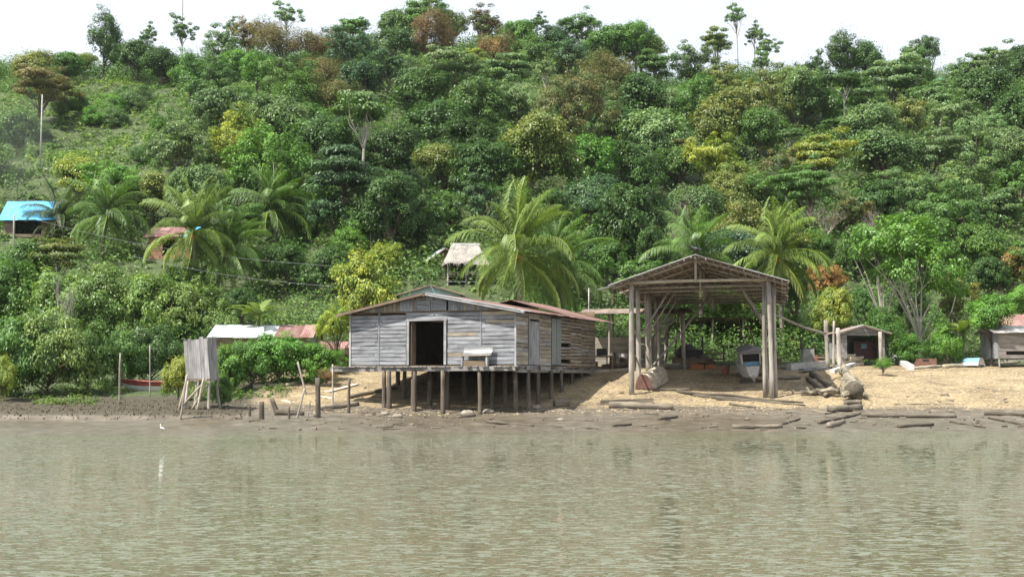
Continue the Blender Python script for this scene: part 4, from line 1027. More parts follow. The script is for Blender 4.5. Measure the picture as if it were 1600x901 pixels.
hut('red_roof_house', 'red-roofed house half hidden by a coconut palm on the left slope', 'house', 262, YRD, -.05, 66 * YRD / F, 4, zz(404, YRD), zz(368, YRD), zz(355, YRD + 2), M['tan_wood'], lambda i: M['red_zinc'] if i < 4 else M['tarp'], 'x', 6, (-.6, .6, zz(398, YRD), zz(375, YRD)), (1.1, .65, .5))
hut('small_dark_hut', 'small open-fronted hut with dark red inside behind the stacked boards', 'hut', 1348, 80, .0, 2.7, 3, zz(560, 80), zz(519, 80), zz(509, 80), M['grey_wood'], lambda i: M['red_zinc'] if i % 2 else M['white_roof'], 'y', 8, (-1.0, 1.05, zz(558, 80), zz(524, 80)), (.9, .85, .8))
hut('plank_hut', 'grey plank hut with a wavy tin roof at the right picture edge', 'hut', 1597, 78, .0, 2.9, 3, zz(560, 78), zz(519, 78), zz(510, 79.5), M['grey_wood'], M['grey_roof'], 'x', 7, (-1.0, 1.0, zz(557, 78), zz(548, 78)), (.95, .85, .75))
hut('maroon_roof_hut', 'maroon tin roof showing above the plank hut at the right edge', 'hut', 1610, 85, .0, 3.0, 3, 3.2, zz(507, 85), zz(492, 86.5), M['tan_wood'], M['red_zinc'], 'x', 7)
hut('low_red_roof_hut', 'low rusty roof just left of the stilt house among shrubs', 'hut', 534, 76, .2, 1.6, 2, 2.6, zz(549, 76), zz(534, 77), M['brown_wood'], M['red_zinc'], 'x', 5)
h_ = hut('tarp_roof_house', 'house under a bright blue tarp roof on the left slope', 'house', 40, YT, .05, 76 * YT / F, 4, zz(370, YT), zz(339, YT), zz(314, YT + 2), M['tan_wood'], M['tarp'], 'x', 6, (-1.2, 1.2, zz(366, YT), zz(344, YT)), (.7, .6, .5))
# cupboard-like things in the small dark hut, colours darkened to imitate its shade
e = empty('cabinet', (XY(1348, 81.5), 81.5, zz(560, 80)), 0, 'dark red cabinet standing inside the small dark hut', 'cabinet')
MB().box((0, 0, .55), (1.3, .4, 1.1)).build('body', M['red_paint'], e).color = (.14, .12, .12, 1); MB().box((0, -.21, .8), (.35, .03, .3)).build('panel', M['blue_paint'], e).color = (.5, .5, .5, 1)

# thatched hut on the slope
TY = YH; tp = P(728, 446, TY); th = empty('thatched_hut', (tp.x, TY, 0), .1, 'open thatched hut on posts on the slope above the stilt house', 'hut')
m = MB(); zt, ze = zz(383, TY + 1.5), zz(410, TY)
def ring(z, hw, d0, d1, jit):
    pts = []
    for i in range(40):
        t = i / 40 * 4; s = int(t); f = t - s
        c4 = [(-hw, d0), (hw, d0), (hw, d1), (-hw, d1)]; p, q = c4[s], c4[(s + 1) % 4]
        pts.append(Vector((p[0] + (q[0] - p[0]) * f + R(-jit, jit), p[1] + (q[1] - p[1]) * f + R(-jit, jit), z + R(-jit * 2.4, jit))))
    return pts
rings = [ring(ze - .12, 1.85, -.5, 3.3, .07), ring(ze + .15, 1.72, -.35, 3.1, .05), ring((ze + zt) / 2, 1.42, .3, 2.5, .04), ring(zt - .1, 1.15, 1.1, 1.7, .03), ring(zt + .06, 1.05, 1.25, 1.55, .02)]
for r_ in rings: m.v += r_
for j in range(4):
    for i in range(40): m.f.append((j * 40 + i, j * 40 + (i + 1) % 40, j * 40 + 40 + (i + 1) % 40, j * 40 + 40 + i))
m.f.append(tuple(160 + i for i in range(40)))
tr_ = m.build('thatch_roof', M['thatch'], th)
sk = MB()
for i in range(260):
    t = R(0, 4); s = int(t); f = t - s; c4 = [(-1.82, -.46), (1.82, -.46), (1.82, 3.25), (-1.82, 3.25)]; p, q = c4[s], c4[(s + 1) % 4]
    a = Vector((p[0] + (q[0] - p[0]) * f, p[1] + (q[1] - p[1]) * f, ze + R(-.1, .05))); sk.beam(a, a + Vector((R(-.08, .08), R(-.08, .04), -R(.12, .35))), .05, .012)
sk.build('straw_fringe', M['thatch'], tr_)['kind'] = 'stuff'
plank('ridge_cap', th, (-1.2, 1.4, zt + .1), (1.2, 1.4, zt + .1), .12, .35, M['white_paint'])
for x in (-1.45, 0, 1.45):
    for y in (0, 2.8):
        q = th.matrix_basis @ Vector((x, y, 0)); pole('post', th, (x, y, gzs(q.x, q.y) - .3), (x, y, ze + .1), .07, .06, M['pole'], .01)
fz = zz(440, TY); MB().box((0, 1.4, fz), (3.1, 3.0, .08)).build('floor', M['grey_wood'], th)
for z in (.4, .75): pole('rail', th, (-1.5, -.05, fz + z), (1.5, -.05, fz + z), .035, .03, M['pole'])
hut('slope_hut', 'dark gabled hut with a pale roof edge left of the thatched hut', 'hut', 694, YS + 3, .3, 2.0, 3, zz(432, YS + 3), zz(402, YS + 3), zz(388, YS + 3), M['brown_wood'], M['white_roof'], 'y', 7)
# ------------------------------------------------------------------ privy on stilts
pY = 61.4; pb = G(310, 645, 56, 75); pv = empty('privy', (XY(311, pY), pY, 0), math.radians(-14), 'tilted grey plank privy box on splayed stilts over the mud bank', 'privy')
zf = zz(594, pY); ztp = zz(528, pY); tilt = Matrix.Rotation(math.radians(-6), 4, 'Y')
bx = MB().box((0, .45, .04), (1.25, .95, .08)).build('floor', M['brown_wood'], pv); bx.location.z = zf
for fy, n, ax in ((0, 6, 'x'), (.9, 5, 'x'), (-.62, 4, 'y'), (.62, 4, 'y')):
    for i in range(n):
        f = (i + .5) / n; hh = ztp - zf + R(-.06, .06)
        if ax == 'x': a = Vector((-.62 + 1.24 * f, fy, zf + R(-.06, .02))); wd = 1.24 / n; up = Vector((1, 0, 0))
        else: a = Vector((fy, .04 + .84 * f, zf + R(-.04, .02))); wd = .84 / n; up = Vector((0, 1, 0))
        plank('plank', pv, a, a + Vector((-.19, 0, hh + .1 * a.x)), wd - .006, .03, M['grey_wood'], up=up, color=tint(.8, 1.1, (1, .98, .95)))
for (x0, y0, x1, y1) in ((-.55, .05, -.62, -.1), (.55, .05, .62, -.1), (-.5, .85, -.7, 1.0), (.5, .85, .7, 1.0), (0, .05, -.1, .05)):
    q = pv.matrix_basis @ Vector((x1, y1, 0)); pole('leg', pv, (x1, y1, gzs(q.x, q.y) - .25), (x0, y0, zf + .1), .075, .06, M['pole'], .01)
for (x0, z0, x1, z1, y) in ((-1.0, -1.75, .5, .05, -.25), (-.85, -1.85, -.45, .3, -.35), (.1, -1.8, .35, .1, -.3), (-.3, -1.6, .5, -.2, -.18)):
    q = pv.matrix_basis @ Vector((x0, y, 0)); pole('brace', pv, (x0, y, max(gzs(q.x, q.y) - .15, zf + z0)), (x1, y + .15, zf + z1), .055, .045, M['palelog'], .01)
# ------------------------------------------------------------------ boats
def hull_rings(L, B, H, n=14, m=9, stern=.55, rake=.35, sheer=.25, inset=0.0, flat=.6, vee=1.9):
    rings = []
    for i in range(n + 1):
        s = i / n; wd = B / 2 * (1 - (1 - s / .55) ** 2 * (1 - stern) if s < .55 else math.sqrt(max(0, 1 - ((s - .55) / .45) ** 2.2)))
        wd = max(wd - inset, .012); zg = H * (1 + sheer * max(0, (s - .4) / .6) ** 2); zk = H * .42 * max(0, (s - .72) / .28) ** 2 + inset
        row = []
        for k in range(m + 1):
            a = -1 + 2 * k / m; q = abs(a) ** flat
            row.append(Vector((L * s + rake * (abs(a)) * max(0, (s - .7) / .3), math.copysign(wd * q, a) if k != m / 2 else 0, zk + (zg - zk) * abs(a) ** vee)))
        rings.append(row)
    return rings
def loft(mb, rings, k0=0, k1=None, flip=False):
    k1 = len(rings[0]) - 1 if k1 is None else k1; n0 = len(mb.v); w_ = k1 - k0 + 1
    for r in rings: mb.v += r[k0:k1 + 1]
    for i in range(len(rings) - 1):
        for k in range(w_ - 1):
            a = n0 + i * w_ + k; q = (a, a + 1, a + w_ + 1, a + w_)
            mb.f.append(q[::-1] if flip else q)
def boat(name, label, L, B, H, loc, rz, mh, mtop, minner, mbot=None, up=True, thw=3, rx=0, ry=0, group=None, trans=None, **hk):
    e = empty(name, loc, rz, label, 'boat', group); e.rotation_euler = (rx, ry, rz)
    Ro = hull_rings(L, B, H, **hk); Ri = hull_rings(L - .08, B, H, inset=.045, **hk); m_ = len(Ro[0]) - 1
    sx = 1 if up else -1
    def fin(mb, nm_, mat, par=e):
        if not up:
            for v in mb.v: v.z = H - v.z
        return mb.build(nm_, mat, par, True)
    mb = MB(); loft(mb, [[v.copy() for v in r] for r in Ro], 1, m_ - 1); hull = fin(mb, 'hull', mh)
    for a, b in ((0, 1), (m_ - 1, m_)):
        mb = MB(); loft(mb, [[v + Vector((0, math.copysign(.006, v.y), 0)) for v in r] for r in Ro], a, b); fin(mb, 'strake', mtop)
    mb = MB(); loft(mb, [[v.copy() for v in r] for r in Ri], 0, m_, True); fin(mb, 'lining', minner)
    mb = MB(); k = len(Ro[0]); mb.v += [v.copy() for v in Ro[0]]; mb.f.append(tuple(range(k))); fin(mb, 'transom', trans or mtop)
    if mbot:
        mb = MB(); loft(mb, [[v + Vector((0, 0, -.005)) + Vector((0, math.copysign(.006, v.y), 0)) for v in r] for r in Ro], 3, m_ - 3); fin(mb, 'bottom_paint', mbot)
    for s in (-1, 1):
        pts = [Vector((r[0 if s < 0 else -1].x, r[0 if s < 0 else -1].y, r[0].z + .01)) for r in Ro]
        mb = MB().tube(pts, [.03] * len(pts), 5); fin(mb, 'gunwale', mtop)
    for i in range(thw):
        s = .2 + .22 * i; wd = B * (.86 if s > .3 else .75)
        mb = MB().box((L * s, 0, H * .74), (.2, wd, .035)); fin(mb, 'thwart', minner)
    return e
rb = G(260, 607, 62, 90); rb = P(266, 606, 71.5); gb = gzs(rb.x, 71.5)
boat('rowing_boat', 'beached boat with white hull and red upper strake beside the mangroves', 3.3, 1.1, .62, (rb.x + .6, 71.8, gb - .02), math.pi - .15, M['white_paint'], M['red_paint'], M['blue_paint'], M['blue_paint'])
# upturned dugout by the shed's left posts
a = G(1006, 609, 56, 80); b = G(1046, 585, 56, 85); d = (b - a)
boat('canoe', 'upturned pale dugout canoe lying by the shed left posts, red end forward', 4.0, 1.2, .78, (a.x, a.y, a.z + .05), math.atan2(d.y, d.x), M['palelog'], M['palelog'], M['brown_wood'], None, False, 0, ry=-math.atan2(b.z - a.z, d.xy.length), trans=M['canoe_end'], stern=.8, sheer=0, rake=0)
# grey skiff under the shed, bow to the water
g = G(1178, 601, 56, 85)
sk_ = empty('skiff', g + Vector((0, 0, .10)), -.10, 'grey and blue cabin skiff drawn up bow-first under the right side of the shed', 'boat'); sk_.rotation_euler = (.13, -.07, -.10)
def slab(nm_, pts, off, mat, par=sk_, col=None):
    o = MB().prism(pts, off).build(nm_, M[mat], par)
    if col: o.color = (*col, 1)
    return o
NB = 8; hm = MB()
for k in range(NB + 1):
    t = k / NB; y = 4.2 * t; wt = .36 + .26 * min(1, t * 2.2); wb = .20 + .26 * min(1, t * 2); zk = .22 * (1 - min(1, t * 3)) ** 2
    hm.v += [Vector(q) for q in ((-wt, y, .80 + .10 * (1 - t)), (-wb, y, .16 + zk), (0, y - .04, zk), (wb, y, .16 + zk), (wt, y, .80 + .10 * (1 - t)))]
for k in range(NB):
    for q in range(4): a_ = k * 5 + q; hm.f.append((a_, a_ + 1, a_ + 6, a_ + 5))
hm.f += [(0, 4, 3, 2, 1), tuple(NB * 5 + q for q in range(5))]
hm.build('hull', M['white_paint'], sk_).color = (.72, .70, .68, 1)
for s_ in (-1, 1):
    MB().tube([(s_ * (.36 + .26 * min(1, t * 2.2)), 4.2 * t, .82 + .10 * (1 - t)) for t in (0, .2, .4, .6, .8, 1)], [.035] * 6, 6).build('gunwale', M['grey_wood'], sk_, True)
    plank('cabin_post', sk_, (s_ * .47, .75, .82), (s_ * .50, .75, 1.52), .07, .07, M['pale_wood'], up=Vector((1, 0, 0)), segs=1)
    slab('cabin_side', [(s_ * .53, .8, .84), (s_ * .53, 2.9, .82), (s_ * .53, 2.9, 1.5), (s_ * .53, .8, 1.5)], (s_ * .03, 0, 0), 'grey_wood')
slab('foredeck', [(-.33, .05, .83), (.33, .05, .83), (.46, .6, .81), (-.46, .6, .81)], (0, 0, .03), 'grey_wood')
slab('front_panel', [(-.43, .78, .80), (.43, .78, .80), (.43, .78, 1.06), (-.43, .78, 1.06)], (0, .03, 0), 'blue_paint', col=(.7, .7, .7))
slab('bulkhead', [(-.5, 2.0, .8), (.5, 2.0, .8), (.5, 2.0, 1.5), (-.5, 2.0, 1.5)], (0, .03, 0), 'tan_wood')
plank('cabin_beam', sk_, (-.58, .74, 1.53), (.58, .74, 1.53), .09, .08, M['tan_wood'], segs=1)
slab('cabin_roof', [(-.66, .66, 1.58), (.66, .66, 1.58), (.12, .66, 1.80)], (0, 2.5, 0), 'grey_wood', col=(.75, .73, .72))
MB().tube([(0, -.02, .42), (0, -.14, .16), (.05, -.10, .02)], [.06, .07, .04], 6).build('stem', M['pale_wood'], sk_, True)
for i_, dy in enumerate((.7, 3.0)):
    q = sk_.location + Vector((.1 * dy, dy, -.10)); q.z = gzs(q.x, q.y); tag(plank('keel_block', None, q + Vector((-.7, 0, .07)), q + Vector((.7, 0, .09)), .2, .24, M['wetlog'], segs=1), f'dark timber lying under the {("bow", "stern")[i_]} of the grey cabin skiff', 'timber')
# pale blue hull on the right beach, seen from its end
a = P(1526, 560, 79); g = gzs(a.x, 79)
boat('hull', 'small blue-bottomed hull seen end-on at the far right beach', 2.6, .85, .45, (a.x, 78.2, g + .10), math.pi / 2 + .2, M['blue_paint'], M['white_paint'], M['tan_wood'], M['blue_paint'], False, 0, trans=M['tan_wood'])

# ------------------------------------------------------------------ logs, beams, posts on the shore
def log(a, b, r0, r1, mat, label, name='log', cat='log', sink=.35, bend=.025, z0=0, z1=0, group=None, n=9):
    a, b = G(*a, 50, 95), G(*b, 50, 95); a.z += r0 * (1 - sink) + z0; b.z += r1 * (1 - sink) + z1
    L = (b - a).length; q = frame(b - a); pts, rad = [], []
    for i in range(9):
        t = i / 8; k = math.sin(math.pi * t); pts.append(Vector((L * t - L / 2, R(-.4, .4) * bend * L * k, R(-.3, .3) * bend * L * k))); rad.append((r0 + (r1 - r0) * t) * R(.88, 1.1))
    m = MB().tube(pts, rad, n, rough=.07)
    return tag(obj(name, m.mesh(name, mat, True), mat4=Matrix.Translation((a + b) / 2) @ q.to_4x4()), label, cat, group)
def beam(a, b, wd, th, mat, label, name='timber', cat='timber', lift=0, l2=0, group=None, color=None):
    a, b = G(*a, 50, 95), G(*b, 50, 95); a.z += wd / 2 + lift - .02; b.z += wd / 2 + l2 - .02
    return tag(plank(name, None, a, b, wd, th, mat, color=color), label, cat, group)
log((952, 637), (1052, 640), .20, .17, M['log'], 'thick grey log lying on the mud in front of the boat shed')
beam((938, 632), (1020, 629), .24, .26, M['log'], 'squared dark beam behind the thick grey log')
log((1020, 611), (1080, 610), .10, .07, M['wetlog'], 'short dark log just right of the upturned canoe')
for i, (a, b, l) in enumerate((((1058, 613), (1255, 630), 'rearmost'), ((1085, 619), (1235, 632), 'middle'), ((1120, 625), (1258, 634), 'front'))):
    log(a, b, .085, .05, M['wetlog'], f'{l} long dark pole of the bundle below the boat shed', 'drift_pole', 'pole')
log((1140, 632), (1180, 637), .07, .05, M['wetlog'], 'short black drift stick under the long pole bundle', 'drift_stick', 'stick')
log((866, 635), (889, 633), .21, .20, M['log'], 'short fat log section right of the stilt house piles')
log((920, 586), (990, 579), .16, .12, M['palelog'], 'pale log between the stilt house and the shed left posts')
log((1040, 577), (1075, 575), .17, .13, M['log'], 'dark log on the ground inside the shed')
log((1000, 574), (1062, 572), .14, .12, M['palelog'], 'pale log behind the upturned canoe')
log((1212, 594), (1250, 592), .10, .08, M['wetlog'], 'dark drift log at the shed right post foot')
log((1195, 578), (1232, 576), .15, .13, M['log'], 'grey log behind the shed right posts')
beam((1232, 578), (1292, 573), .4, .35, M['concrete'], 'grey concrete block edge right of the shed', 'concrete_block', 'block')
beam((1252, 583), (1330, 573), .14, .35, M['grey_wood'], 'wide grey plank slanting above the root log', color=(.8, .82, .85), lift=.15)
beam((1300, 583), (1338, 570), .22, .3, M['white_paint'], 'pale slab resting behind the root log', 'slab', 'slab', color=(.8, .8, .82))
log((1268, 586), (1300, 612), .17, .15, M['wetlog'], 'dark log running alongside the gnarled root log')
log((1262, 594), (1288, 615), .14, .13, M['wetlog'], 'black log furthest left beside the gnarled root log')
log((1340, 600), (1352, 622), .12, .1, M['log'], 'short grey log right of the gnarled root log')
# gnarled root log
a, b = G(1322, 580, 50, 90), G(1322, 622, 50, 90)
e = empty('root_log', b, 0, 'gnarled bleached root log with twisted stumps on the beach', 'log', None, 1.22)
a = (a - b) / 1.22
def gnarl(p, q, r0, r1, nm_, mt='rootwood', n=7, wob=.10):
    pts = [p.lerp(q, i / n) + Vector((R(-wob, wob), R(-wob, wob), R(-wob * .5, wob * .8))) * (0 if i in (0,) else 1) for i in range(n + 1)]
    MB().tube(pts, [(r0 + (r1 - r0) * i / n) * R(.75, 1.3) for i in range(n + 1)], 8, rough=.24).build(nm_, M[mt], e)
M['rootwood'] = wood('gnarled_rootwood', (.46, .41, .31), (.10, .085, .06), axis='x', stain=.95)
gnarl(a * .98 + Vector((-.1, .1, .16)), Vector((.3, -.05, .34)), .17, .36, 'trunk', wob=.05, n=9)
gnarl(Vector((.15, .25, .30)), Vector((-1.75, .62, .18)), .19, .11, 'limb', n=8, wob=.09)
for (x0, y0, z0, x1, y1, z1, r) in ((.3, 0, .4, .75, -.1, .62, .13), (.2, -.1, .3, -.25, -.45, .12, .15), (.4, -.1, .3, .85, -.35, .08, .14), (-.7, .4, .25, -.85, .1, .05, .10), (-1.3, .5, .2, -1.45, .8, .42, .08), (.1, .8, .35, .5, .95, .5, .10)): gnarl(Vector((x0, y0, z0)), Vector((x1, y1, z1)), r, r * .55, 'stub', n=3, wob=.05)
MB().tube([(.28, -.05, .32), (.42, -.40, .30)], [.37, .30], 12, rough=.22).build('dark_butt', M['wetlog'], e, True)
log((1296, 644), (1345, 639), .19, .15, M['log'], 'bent grey log at the edge of the gravel below the root log', bend=.08)
log((1320, 635), (1345, 634), .13, .12, M['log'], 'short log end resting on the bent grey log', z0=.1, z1=.1)
beam((1268, 643), (1295, 647), .1, .5, M['log'], 'flat grey board left of the bent grey log')
log((1280, 662), (1345, 647), .09, .06, M['wetlog'], 'dark stick slanting below the bent grey log', 'drift_stick', 'stick')
log((1345, 651), (1495, 653), .09, .07, M['wetlog'], 'long thin log on the mud edge, right of the bent log')
log((1538, 648), (1610, 650), .11, .09, M['wetlog'], 'long dark log on the mud at the right edge')
log((1545, 653), (1600, 664), .06, .04, M['wetlog'], 'thin curved stick below the right edge log', 'drift_stick', 'stick')
log((1485, 660), (1540, 668), .06, .04, M['wetlog'], 'thin stick in the wet mud near the right edge', 'drift_stick', 'stick')
log((1405, 668), (1458, 664), .10, .07, M['wetlog'], 'dark splintered driftwood lying lowest on the right mud')
log((1218, 665), (1250, 655), .06, .04, M['wetlog'], 'thin dark stick left of the flat mud boards', 'drift_stick', 'stick')
log((1145, 669), (1222, 668), .10, .09, M['log'], 'half-buried log on the waterline below the shed')
log((1295, 668), (1318, 660), .14, .10, M['log'], 'stubby log chunk at the waterline below the bent log')
log((760, 660), (834, 666), .07, .05, M['wetlog'], 'thin driftwood branch on the mud below the bench')
log((716, 653), (742, 650), .06, .09, M['wetlog'], 'small dark driftwood piece below the doorway piles')
log((958, 666), (986, 664), .08, .06, M['wetlog'], 'small driftwood chunk on the mud below the thick log')
log((1030, 656), (1058, 652), .10, .07, M['wetlog'], 'dark driftwood knot on mud right below the thick log')
log((500, 640), (560, 633), .13, .11, M['log'], 'dark log lying left of the stilt house front piles')
log((545, 622), (620, 607), .12, .10, M['log'], 'long log under the left side of the stilt house')
log((345, 604), (420, 606), .07, .05, M['palelog'], 'bleached branch left of the driftwood root')
log((395, 608), (447, 603), .16, .10, M['palelog'], 'bleached driftwood root below the bright shrubs', bend=.06)
log((447, 604), (497, 592), .11, .08, M['palelog'], 'bleached trunk right of the driftwood root')
beam((508, 612), (552, 600), .04, .9, M['pale_wood'], 'white plywood sheet lying left of the stilt house', 'plywood_sheet', 'board', color=(1.2, 1.2, 1.2))
beam((505, 619), (524, 622), .04, .5, M['pale_wood'], 'small pale board on the gravel below the white plywood', 'board', 'board', color=(1.2, 1.2, 1.2))
beam((443, 625), (460, 630), .05, .4, M['pale_wood'], 'pale scrap board between the mud posts', 'board', 'board')
log((430, 648), (475, 649), .17, .13, M['wetlog'], 'dark waterlogged stump between the mud posts')
# posts in the mud
def mudpost(px, py, topx, topy, r, label, mat='pile'):
    g = G(px, py, 50, 80); t = P(topx, topy, g.y); tag(pole('mud_post', None, g - Vector((0, 0, .25)), t, r, r * .88, M[mat], .01), label, 'post')
mudpost(409, 655, 409, 627, .13, 'short stub post in the mud nearest the privy')
mudpost(438, 648, 424, 622, .13, 'thick short post leaning left between the stubs')
mudpost(497, 652, 496, 590, .13, 'tall straight mossy post left of the stilt house')
mudpost(390, 650, 390, 632, .07, 'small weathered stake right of the privy')
mudpost(452, 654, 452, 634, .06, 'small stake left of the tall mossy post')
mudpost(462, 652, 476, 606, .045, 'thin stick leaning right beside the tall mossy post', 'pole')
mudpost(480, 616, 465, 565, .06, 'slim grey plank leaning left above the mud posts', 'pole')
mudpost(479, 651, 485, 628, .04, 'short thin stick just left of the tall mossy post', 'pole')
mudpost(545, 645, 546, 590, .08, 'weathered post behind the deck left corner')
mudpost(187, 632, 188, 551, .05, 'thin upright grey pole left of the red-and-white boat', 'pole')
mudpost(234, 620, 234, 539, .04, 'thin upright pole in front of the red-and-white boat', 'pole')
mudpost(281, 655, 292, 585, .05, 'crooked stake at the left foot of the privy', 'pole')
# post by the lean-to, and gate posts by the small hut
for px, Y, y0, y1, r, l in ((920, 74, 560, 450, .05, 'slim pale pole standing between the stilt house and the lean-to'),):
    c = P(px, y1, Y); tag(pole('white_pole', None, (c.x, Y, gzs(c.x, Y)), c, r * .7, r * .6, M['concrete'], .002), l, 'pole')
for px, top, r, l in ((1290, 500, .13, 'grey rough post left of the small dark hut, leftmost of three'), (1303, 501, .08, 'slim pale post left of the small dark hut, middle of three'), (1309, 512, .16, 'thick weathered post nearest the small dark hut'), (1375, 518, .13, 'leaning post at the right side of the small dark hut')):
    c = P(px, top, 76); tag(pole('yard_post', None, (c.x + R(-.1, .1), 76, gzs(c.x, 76) - .1), c, r, r * .85, M['pole'], .01), l, 'post')
# stacked boards, beams, rust box
st = G(1330, 571, 60, 90); e = empty('board_stack', st, .2, 'stack of pale sawn boards in front of the small dark hut', 'board stack')
for i in range(9):
    plank('board', e, (-.8 + R(-.1, .1) + (i % 2) * .5, R(-.2, .2), .06 + (i // 2) * .14), (.25 + R(-.1, .1) + (i % 2) * .5, R(-.2, .2) + .3, .06 + (i // 2) * .14 + .05), .12, .5, M['pale_wood'], color=(R(.85, 1.1),) * 3, segs=1)
beam((1388, 556), (1424, 578), .30, .34, M['white_paint'], 'white concrete beam lying beside the green weed tuft', 'concrete_beam', 'beam', color=(.85, .87, .9))
e = empty('rusty_box', G(1447, 573, 60, 90), -.1, 'rusty brown metal box with a hole in its top on the beach', 'metal box')
MB().prism([(-.72, -.3, 0), (.55, -.3, 0), (.62, -.1, .52), (-.42, -.1, .52)], (0, .8, 0)).build('body', M['rust'], e); MB().box((-.05, -.12, .42), (.32, .16, .12)).build('hole_shade', M['black'], e)  # solid black block stands in for the shade inside the hole
for i, (a, b, l) in enumerate((((1408, 562), (1480, 560), 'front'), ((1412, 557), (1475, 556), 'middle'), ((1420, 553), (1482, 553), 'back'))):
    beam(a, b, .22, .3, M['grey_wood'], f'{l} grey plank of the pile behind the rusty box', 'plank_pile', 'plank', color=(1.05, 1, .95), lift=.05 * i)
for i, (a, b, l) in enumerate((((1462, 570), (1512, 556), 'lower'), ((1466, 563), (1516, 553), 'upper'))):
    log(a, b, .06, .06, M['rust'], f'{l} rusty iron rail right of the rusty box', 'iron_rail', 'rail', bend=.0)
log((1428, 577), (1470, 574), .11, .11, M['palelog'], 'pale log at the foot of the rusty box')
log((1475, 575), (1590, 568), .14, .11, M['palelog'], 'long pale log lying below the blue-bottomed hull')
beam((1480, 561), (1545, 564), .10, .4, M['brown_wood'], 'brown scrap timber beside the blue-bottomed hull')
log((1410, 631), (1490, 632), .03, .02, M['log'], 'thin stick lying on the open right beach', 'drift_stick', 'stick')
# things in and by the shed
def thing_boxes(name, label, cat, px, py, rz, parts):
    g = G(px, py, 60, 95); e = empty(name, g, rz, label, cat)
    for pn_, c, s, mat in parts: MB().box(c, s, None, min(s) * .06).build(pn_, M[mat], e)
    return e
e = thing_boxes('timber_block', 'bright orange-red timber baulks under the boat shed', 'timber', 1099, 577, .05, (('baulk', (-.42, 0, .16), (.8, .4, .3), 'orange_wood'), ('baulk', (.42, .05, .14), (.7, .36, .27), 'orange_wood')))
def lathe(name, label, cat, px, py, prof, mat, parts=(), y1=95):
    g = G(px, py, 60, y1); e = empty(name, g, 0, label, cat)
    MB().tube([(0, 0, z) for z, r in prof], [r for z, r in prof], 14).build('body', M[mat], e, True); return e
e = lathe('bucket', 'rusty red bucket standing in the shed left of the grey skiff', 'bucket', 1133, 585, [(0, .19), (.03, .2), (.5, .27), (.52, .28), (.5, .24), (.06, .17)], 'brick')
MB().tube([(-.27, 0, .5), (-.2, 0, .68), (0, 0, .75), (.2, 0, .68), (.27, 0, .5)], [.012] * 5, 5).build('handle', M['dark_metal'], e)
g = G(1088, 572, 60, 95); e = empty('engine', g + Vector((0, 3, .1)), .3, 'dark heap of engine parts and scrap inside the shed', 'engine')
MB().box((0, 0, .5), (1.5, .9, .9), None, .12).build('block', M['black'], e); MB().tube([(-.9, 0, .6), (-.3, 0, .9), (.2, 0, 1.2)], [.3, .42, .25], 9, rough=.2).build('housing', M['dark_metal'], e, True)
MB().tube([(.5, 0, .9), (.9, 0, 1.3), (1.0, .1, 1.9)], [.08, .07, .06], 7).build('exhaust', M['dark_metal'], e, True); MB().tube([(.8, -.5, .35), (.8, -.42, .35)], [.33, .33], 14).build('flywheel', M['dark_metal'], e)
g = G(1130, 570, 60, 95) + Vector((0, 4, .1)); e = empty('wooden_rack', g, 0, 'dark wooden rack standing behind the shed scrap heap', 'rack')
for x in (-.7, .7): plank('upright', e, (x, 0, -.2), (x, 0, 1.3), .1, .1, M['brown_wood'], up=Vector((1, 0, 0)), segs=1)
for z in (.35, .7): plank('rail', e, (-.8, -.06, z), (.8, -.06, z), .1, .05, M['brown_wood'], segs=1)
g = G(1165, 565, 60, 95) + Vector((.6, 5, 0)); e = empty('workbench', g, 0, 'rough trestle workbench at the back of the shed', 'workbench')
plank('top', e, (-1.5, 0, 1.25), (1.5, 0, 1.3), .5, .07, M['brown_wood'], up=Vector((0, 1, 0)), segs=1)
for x in (-1.3, 1.3): plank('leg', e, (x, 0, -.3), (x, 0, 1.22), .12, .12, M['brown_wood'], up=Vector((1, 0, 0)), segs=1)
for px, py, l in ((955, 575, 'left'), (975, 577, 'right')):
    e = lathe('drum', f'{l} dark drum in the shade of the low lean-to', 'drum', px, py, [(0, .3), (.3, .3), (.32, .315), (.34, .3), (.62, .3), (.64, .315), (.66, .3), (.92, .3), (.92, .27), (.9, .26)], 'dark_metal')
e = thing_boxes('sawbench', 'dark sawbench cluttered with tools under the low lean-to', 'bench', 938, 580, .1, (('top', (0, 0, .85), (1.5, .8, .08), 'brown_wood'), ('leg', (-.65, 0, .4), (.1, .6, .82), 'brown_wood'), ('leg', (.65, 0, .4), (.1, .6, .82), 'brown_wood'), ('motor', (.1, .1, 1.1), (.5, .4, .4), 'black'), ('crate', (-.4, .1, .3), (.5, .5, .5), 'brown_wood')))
e = thing_boxes('stove', 'grey block stove with a pipe right of the boat shed', 'stove', 1262, 566, .1, (('body', (0, 0, .45), (.75, .55, .9), 'concrete'), ('top', (0, 0, .93), (.85, .62, .06), 'dark_metal'), ('pipe', (-.35, .2, 1.3), (.12, .12, .7), 'dark_metal')))
e = thing_boxes('crate', 'small red-brown crate beside the grey stove', 'crate', 1280, 568, .3, (('body', (0, 0, .28), (.5, .4, .5), 'brick'), ('slat', (0, -.22, .18), (.52, .03, .08), 'pale_wood'), ('slat', (0, -.22, .4), (.52, .03, .08), 'pale_wood')))
e = thing_boxes('red_cabinet', 'red-brown cabinet standing behind the grey stove', 'cabinet', 1252, 560, .1, (('body', (0, 1.2, .65), (.6, .5, 1.5), 'brick'), ('shelf', (0, .93, .9), (.56, .05, .05), 'brown_wood')))
